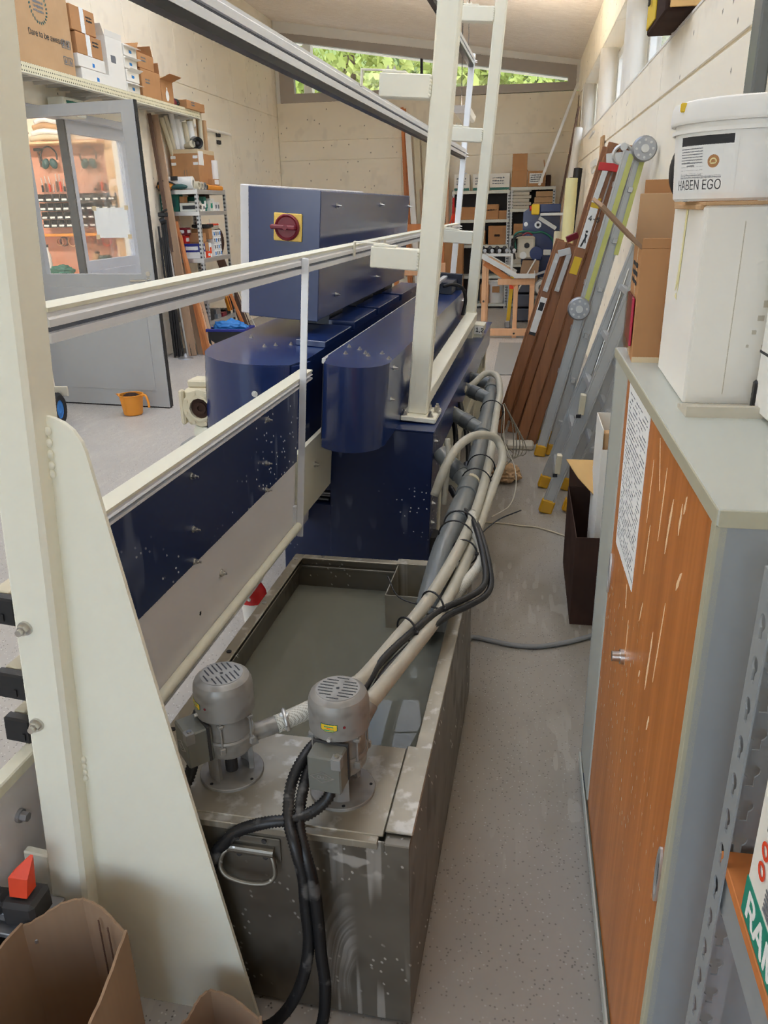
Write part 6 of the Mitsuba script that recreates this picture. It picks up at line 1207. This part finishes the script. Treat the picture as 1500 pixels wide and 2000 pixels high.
# timber and profiles in the corner left of the racks
for i, (b, e, w, th, m, lab) in enumerate([((-1.90, 13.80, 0), (-2.03, 13.96, 3.10), .05, .03, 'm_wood_orange', 'tall thin orange batten at the back wall, leftmost'), ((-1.86, 13.82, 0), (-1.985, 13.97, 3.08), .035, .03, 'm_wood_orange', 'tall thin orange batten at the back wall, second from left'), ((-1.70, 13.5, 0), (-1.93, 13.90, 2.72), .09, .03, 'm_white', 'tall white wrapped board with scribbles at the back wall'), ((-1.62, 13.6, 0), (-1.80, 13.93, 2.76), .10, .025, 'm_beige', 'wide cream panel at the back wall beside the white board'), ((-1.51, 13.6, 0), (-1.67, 13.94, 2.76), .10, .025, 'm_beige', 'second wide cream panel at the back wall'), ((-1.40, 13.62, 0), (-1.54, 13.95, 2.74), .10, .025, 'm_beige', 'third cream panel next to the frame post'), ((-1.58, 13.4, 0), (-1.72, 13.86, 2.02), .045, .03, 'm_wood_board', 'slim brown strip standing before the cream panels'), ((-1.50, 13.42, 0), (-1.62, 13.87, 2.05), .06, .03, 'm_wood_board', 'brown board standing before the cream panels'), ((-1.40, 13.44, 0), (-1.50, 13.88, 2.08), .07, .03, 'm_wood_board', 'wide brown board before the third cream panel'), ((-1.24, 13.40, 0), (-1.30, 13.90, 2.45), .09, .03, 'm_wood_dark', 'dark brown plank between frame post and back rack'), ((-1.20, 13.30, 0), (-1.26, 13.6, 2.2), .05, .04, 'm_wood_pale', 'pale batten between frame post and back rack')]):
    lean('plank', lab, 'plank', b, e, w, th, m)
t = thing('timber_trestle', 'orange brown wooden trestle standing before the cream panels behind the machine', 'trestle')
P(t, 'top_beam', bx(-2.0, -1.15, 12.3, 12.36, 1.26, 1.36, .004), 'm_wood_orange'); P(t, 'lower_beam', bx(-2.0, -1.15, 12.3, 12.36, .62, .80, .004), 'm_wood_pale')
for x in (-1.95, -1.25): P(t, 'leg', bx(x, x + .07, 12.36, 12.42, 0, 1.36, .004), 'm_wood_orange')
t = thing('red_jack_stand', 'red tripod stand on the left back rack seen behind the frame post', 'stand')
for dx in (-.12, 0, .12): P(t, 'leg', cyl((-1.12 + dx, 13.2 - abs(dx) * .4, 1.10), (-1.12, 13.25, 1.50), .014, 8), 'm_orange_red')
P(t, 'post', cyl((-1.12, 13.25, 1.2), (-1.12, 13.25, 1.72), .02, 10), 'm_red'); P(t, 'base', bx(-1.3, -.95, 13.1, 13.35, 0, 1.10, .01), 'm_card')
# table with the tilted tray
t = thing('work_table', 'pale wooden work frame carrying a tilted metal tray at the end of the aisle', 'table')
for x, y, h in ((-.50, 10.28, .98), (-.50, 11.0, .98), (-.10, 10.28, .74), (-.10, 11.0, .74), (.105, 10.28, .74), (.105, 11.0, .74)): P(t, 'leg', bx(x, x + .055, y, y + .055, 0, h, .004), 'm_wood_pale')
P(t, 'floor_rail', bx(-.50, .16, 10.26, 10.30, .03, .12, .004), 'm_wood_pale'); P(t, 'brace', bar((-.47, 10.30, .93), (-.07, 10.30, .66), .05, .07), 'm_wood_orange'); P(t, 'cross_rail', cat(bx(-.30, .16, 10.27, 10.31, .66, .735, .004)), 'm_wood_pale')
P(t, 'leg_bolt', cat(cyl((-.075, 10.28, .06), (-.075, 10.25, .06), .012, 10), cyl((-.473, 10.28, .46), (-.473, 10.26, .46), .012, 10)), 'm_dark')
t = thing('metal_tray', 'long galvanised tray sloping down to the right on the wooden work frame', 'tray')
P(t, 'tray', cat(bar((-.56, 10.45, 1.03), (-.08, 10.45, .765), .44, .012), bar((-.56, 10.22, 1.045), (-.08, 10.22, .78), .014, .06), bar((-.56, 10.68, 1.045), (-.08, 10.68, .78), .014, .06), bx(-.10, .16, 10.2, 10.7, .745, .757, .001), bx(-.10, .16, 10.2, 10.21, .745, .80, .001), bx(.15, .16, 10.2, 10.7, .745, .80, .001)), 'm_zinc')
for i in range(3): P(t, 'slat', bar((-.54, 10.32 + .11 * i, 1.055), (-.12, 10.32 + .11 * i, .825), .05, .03), ['m_wood_pale', 'm_putty', 'm_alu'][i])
P(t, 'guard_bar', cat(bar((-.56, 10.30, 1.02), (-.135, 10.30, 1.02), .02, .035), bx(-.15, -.12, 10.28, 10.32, .76, 1.03, .003)), 'm_zinc')
for i in range(5):
    k = thing('clamp_knob', ['black clamp knob on the tray bar, first from the left', 'black clamp knob on the tray bar, second from the left', 'black clamp knob on the tray bar, third from the left', 'black clamp knob on the tray bar, fourth from the left', 'black clamp knob on the tray bar, last before the grinder'][i], 'knob'); x = -.50 + .09 * i
    P(k, 'knob', cat(ball((x, 10.3, 1.10), .028), cyl((x, 10.3, 1.035), (x, 10.3, 1.09), .012, 8)), 'm_dark', True); P(k, 'wheel', cat(cyl((x + .03, 10.26, 1.075), (x + .03, 10.25, 1.075), .022, 12), cyl((x + .03, 10.3, 1.037), (x + .03, 10.3, 1.055), .02, 10)), 'm_alu_dark')
# belt grinder
g = thing('belt_grinder', 'blue belt grinder with yellow switch box at the end of the aisle', 'grinder')
P(g, 'back_plate', prism([(-.02, .62), (.47, .62), (.47, 1.60), (.13, 1.60), (-.02, 1.50)], .04, axes((0, 11.42, 0), (1, 0, 0), (0, 0, 1))), 'm_blue')
P(g, 'top_box', bx(.20, .46, 11.18, 11.42, 1.50, 1.60, .006), 'm_blue'); P(g, 'tray_strip', bx(.20, .53, 11.16, 11.20, 1.455, 1.49, .003), 'm_zinc')
P(g, 'switch_box', bx(.085, .19, 11.15, 11.28, 1.47, 1.60, .010), 'm_yellow'); P(g, 'stop_button', cyl((.085, 11.21, 1.55), (.06, 11.21, 1.55), .03, 14), 'm_red')
P(g, 'tension_arm', bar((.19, 11.33, 1.43), (.42, 11.33, 1.29), .02, .05), 'm_zinc'); P(g, 'pivot', cat(cyl((.18, 11.40, 1.34), (.18, 11.33, 1.34), .045, 18)), 'm_alu'); P(g, 'pivot_hole', cyl((.18, 11.33, 1.34), (.18, 11.325, 1.34), .02, 14), 'm_black')
P(g, 'bolt_disc', cyl((.02, 11.40, 1.35), (.02, 11.36, 1.35), .028, 16), 'm_alu')
P(g, 'grinding_head', bx(-.08, .15, 11.10, 11.38, .92, 1.20, .02), 'm_putty'); P(g, 'head_bore', cyl((.045, 11.10, 1.09), (.045, 11.09, 1.09), .035, 16), 'm_black')
P(g, 'blue_gear', cat(cyl((.17, 11.20, .99), (.17, 11.08, .99), .085, 18), bx(.13, .25, 11.1, 11.3, .90, 1.02, .01)), 'm_blue'); P(g, 'lever', cyl((.17, 11.05, .92), (-.06, 11.02, .50), .012, 8), 'm_zinc')
P(g, 'label_plate', bx(.27, .37, 11.37, 11.39, .95, 1.02, .002), 'm_paper')
P(g, 'hose', tube([(-.10, 11.1, 1.05), (-.12, 11.08, 1.22), (.0, 11.06, 1.27), (.12, 11.06, 1.25), (.25, 11.1, 1.25), (.38, 11.15, 1.15), (.44, 11.2, .95)], .014, 8), 'm_dark_green', True); P(g, 'black_hose', tube([(-.11, 11.09, .92), (-.135, 11.06, 1.1), (-.11, 11.05, 1.2), (0, 11.04, 1.235)], .016, 8), 'm_black', True); P(g, 'red_hose', tube([(-.02, 11.03, 1.22), (.05, 11.03, 1.25), (.11, 11.05, 1.22)], .012, 8), 'm_dark_red', True)
P(g, 'dirty_housing', cat(hull([(-.06, 11.05, .60), (.20, 11.05, .60), (.20, 11.3, .60), (-.06, 11.3, .60), (.0, 11.05, .90), (.22, 11.05, .90), (.22, 11.3, .90), (0, 11.3, .90)])), 'm_card_dark')
P(g, 'chain', bar((.10, 11.03, .70), (.36, 11.03, .78), .03, .03), 'm_alu_dark'); P(g, 'motor', cat(cyl((.27, 10.98, .56), (.27, 11.4, .56), .105, 24)), 'm_grey', 30); P(g, 'motor_cap', cat(xf(lathe([(.05, 0), (.095, 0), (.09, .03), (.05, .03)], 24), at(.27, 10.98, .56, rx=90))), 'm_zinc', 30)
P(g, 'stand', cat(bx(.12, .47, 11.0, 11.45, .40, .455, .004), bx(.14, .2, 11.05, 11.11, 0, .40, .003), bx(.40, .46, 11.05, 11.11, 0, .40, .003), bx(.14, .2, 11.36, 11.42, 0, .40, .003), bx(.40, .46, 11.36, 11.42, 0, .40, .003)), 'm_grey')
one('steel_roller', cyl((.0, 10.9, .98), (.0, 10.85, .98), .045, 16), 'm_zinc', 'small bright steel roller in front of the grinder head', 'roller', smooth=30)
t = thing('yellow_scraper', 'yellow tool with a grey shoe standing on the floor under the work frame', 'tool'); P(t, 'shaft', bar((-.17, 11.2, .08), (-.135, 11.2, .60), .055, .05), 'm_yellow'); P(t, 'collar', bx(-.17, -.09, 11.17, 11.23, .52, .60, .006), 'm_orange_red'); P(t, 'head', bx(-.165, -.10, 11.17, 11.23, .60, .70, .010), 'm_yellow'); P(t, 'shoe', bx(-.215, -.135, 11.14, 11.26, 0, .10, .012), 'm_alu_dark')
for i in range(3): one('dark_bin', bx(-.12, .40, 11.75, 12.2, .02 + .2 * i, .19 + .2 * i, .01), 'm_groove', ['dark grey bin on the floor under the grinder, lowest', 'dark grey bin under the grinder, middle one', 'dark grey bin under the grinder, topmost'][i], 'bin')
one('floor_mat', bx(-.245, .16, 7.9, 9.85, 0, .012, .003), 'm_grey', 'grey rubber mat on the aisle floor before the work frame', 'mat')
# rolls and planks in the right far corner
one('corner_plank', bar((.30, 13.12, 0), (.725, 13.34, 2.93), .20, .028, up=(1, 0, -.2)), 'm_wood_dark', 'wide brown plank leaning in the far right corner', 'plank')
one('white_batten', bar((.20, 13.30, 1.87), (.705, 13.50, 3.28), .03, .04, up=(1, 0, -.2)), 'm_white', 'long white batten leaning along the brown plank in the corner', 'batten')
one('brown_board', bar((.30, 12.4, 0), (.66, 12.9, 2.2), .10, .03, up=(1, 0, -.2)), 'm_wood_board', 'light brown board leaning before the white roll', 'board')
one('film_roll', cyl((.42, 11.5, 0), (.685, 12.2, 2.56), .055, 20), 'm_white', 'white wrapped long roll leaning in the far right corner', 'roll', smooth=40)
one('black_roll', cyl((.50, 11.0, 0), (.66, 11.3, 2.02), .055, 20), 'm_black', 'black roll standing behind the pale yellow one', 'roll', smooth=40)
t = thing('yellow_roll', 'thick pale yellow roll standing at the right wall behind the ladders', 'roll'); P(t, 'roll', cyl((.46, 9.55, 0), (.500, 9.62, 1.86), .065, 26), 'm_pale_yellow', 40); P(t, 'core', cyl((.5002, 9.6204, 1.861), (.5004, 9.621, 1.864), .03, 16), 'm_dark')
one('beige_roll', cyl((.36, 9.8, 0), (.395, 9.85, 1.30), .05, 22), 'm_beige', 'shorter beige roll left of the pale yellow one', 'roll', smooth=40)
t = thing('wall_bracket', 'white hanger frame with hooks on the right wall above the yellow roll', 'bracket'); P(t, 'frame', cat(bar((.70, 10.2, 2.30), (.70, 9.6, 2.32), .02, .02), bar((.72, 9.6, 2.33), (.72, 9.6, 1.95), .02, .02), bar((.72, 10.2, 2.31), (.72, 10.2, 1.92), .02, .02), bx(.735, .75, 9.5, 10.3, 1.98, 2.05, .003)), 'm_white'); P(t, 'hook', tube([(.72, 9.6, 1.97), (.70, 9.55, 1.93), (.71, 9.5, 1.90), (.73, 9.5, 1.94)], .008, 8), 'm_zinc', True)
one('wall_board', bx(.725, .748, 8.75, 9.0, 1.80, 2.22, .003), 'm_card_pale', 'small pale brown board hanging on the right wall', 'board')
one('wall_peg', cyl((.75, 6.4, 1.55), (.66, 6.35, 1.55), .02, 14), 'm_zinc', 'steel peg on the right wall left of the tall wooden ladder', 'peg', smooth=30)

# ---------------------------------------------------------------- left foreground: cartons and a clamp
def ragged_box(label, name, corners, h, mat, rz=0):
    """open carton from ground outline corners (list of xy), walls with uneven rims."""
    t = thing(name, label, 'box'); n = len(corners)
    for i in range(n):
        a, b = np.array(corners[i]), np.array(corners[(i + 1) % n]); m_ = 14; V, F = [], []
        nr = unit(np.array((b[1] - a[1], -(b[0] - a[0])))) * .005
        for j in range(m_ + 1):
            s = j / m_; p = a + (b - a) * s; hh = h[i] + (h[(i + 1) % n] - h[i]) * s + .005 * math.sin(6 * s + 2 * i) + .0015 * math.sin(31 * s + i); bul = nr * (1.0 * math.sin(math.pi * s))
            for q, z in ((p + bul, 0), (p + bul, hh), (p + bul - nr, 0), (p + bul - nr, hh)): V.append((q[0], q[1], z + .002))
        for j in range(m_):
            o = 4 * j
            for q in ((o, o + 4, o + 5, o + 1), (o + 2, o + 3, o + 7, o + 6), (o + 1, o + 5, o + 7, o + 3), (o, o + 2, o + 6, o + 4)): F += [(q[0], q[1], q[2]), (q[0], q[2], q[3])]
        P(t, 'wall', trimesh.Trimesh(V, F, process=False), mat)
    P(t, 'bottom', prism(Polygon(corners).buffer(-.004), .004, at(0, 0, .002)), mat)
    return t
t = ragged_box('open brown cardboard carton at the lower left before the steel post', 'open_carton', [(-.93, .66), (-.645, .69), (-.665, .955), (-.775, 1.0), (-.875, .945)], [.34, .36, .365, .385, .36], 'm_card_dark')
for a, b in (((-.715, .975), (-.70, .983)), ((-.74, .987), (-.725, .99))): P(t, 'crease', cyl((a[0], a[1] - .011, .02), (a[0] + .004, a[1] - .011, .36), .0016, 6), 'm_wood_dark')
ragged_box('small brown carton corner at the bottom edge beside the tall one', 'open_carton', [(-.60, .80), (-.41, .84), (-.435, .985), (-.553, 1.022), (-.585, .96)], [.14, .145, .145, .155, .14], 'm_card_dark')
t = thing('bar_clamp', 'black bar clamp with an orange red handle lying behind the open carton', 'clamp')
P(t, 'rail', cat(bar((-1.06, .98, .355), (-.862, .985, .335), .03, .02), bar((-1.06, 1.0, .325), (-.855, 1.0, .312), .10, .012)), 'm_alu_dark')
P(t, 'jaw', cat(bx(-.925, -.855, .955, 1.02, .335, .392, .008), bx(-.985, -.925, .96, 1.01, .345, .385, .012)), 'm_dark')
P(t, 'handle', hull([(-.908, .97, .398), (-.872, .97, .398), (-.872, 1.0, .398), (-.908, 1.0, .398), (-.906, .975, .440), (-.866, .975, .440), (-.866, .995, .440), (-.906, .995, .440), (-.868, 1.0, .478), (-.862, 1.0, .478)]), 'm_orange_red')
t = thing('dark_crate', 'black crate under the clamp at the lower left edge', 'crate'); P(t, 'body', bx(-1.25, -.95, .72, 1.05, .0, .30, .01), 'm_rubber'); P(t, 'rim', cat(bx(-1.26, -.94, .71, .73, .28, .305, .004), bx(-1.26, -.94, 1.04, 1.06, .28, .305, .004)), 'm_black')
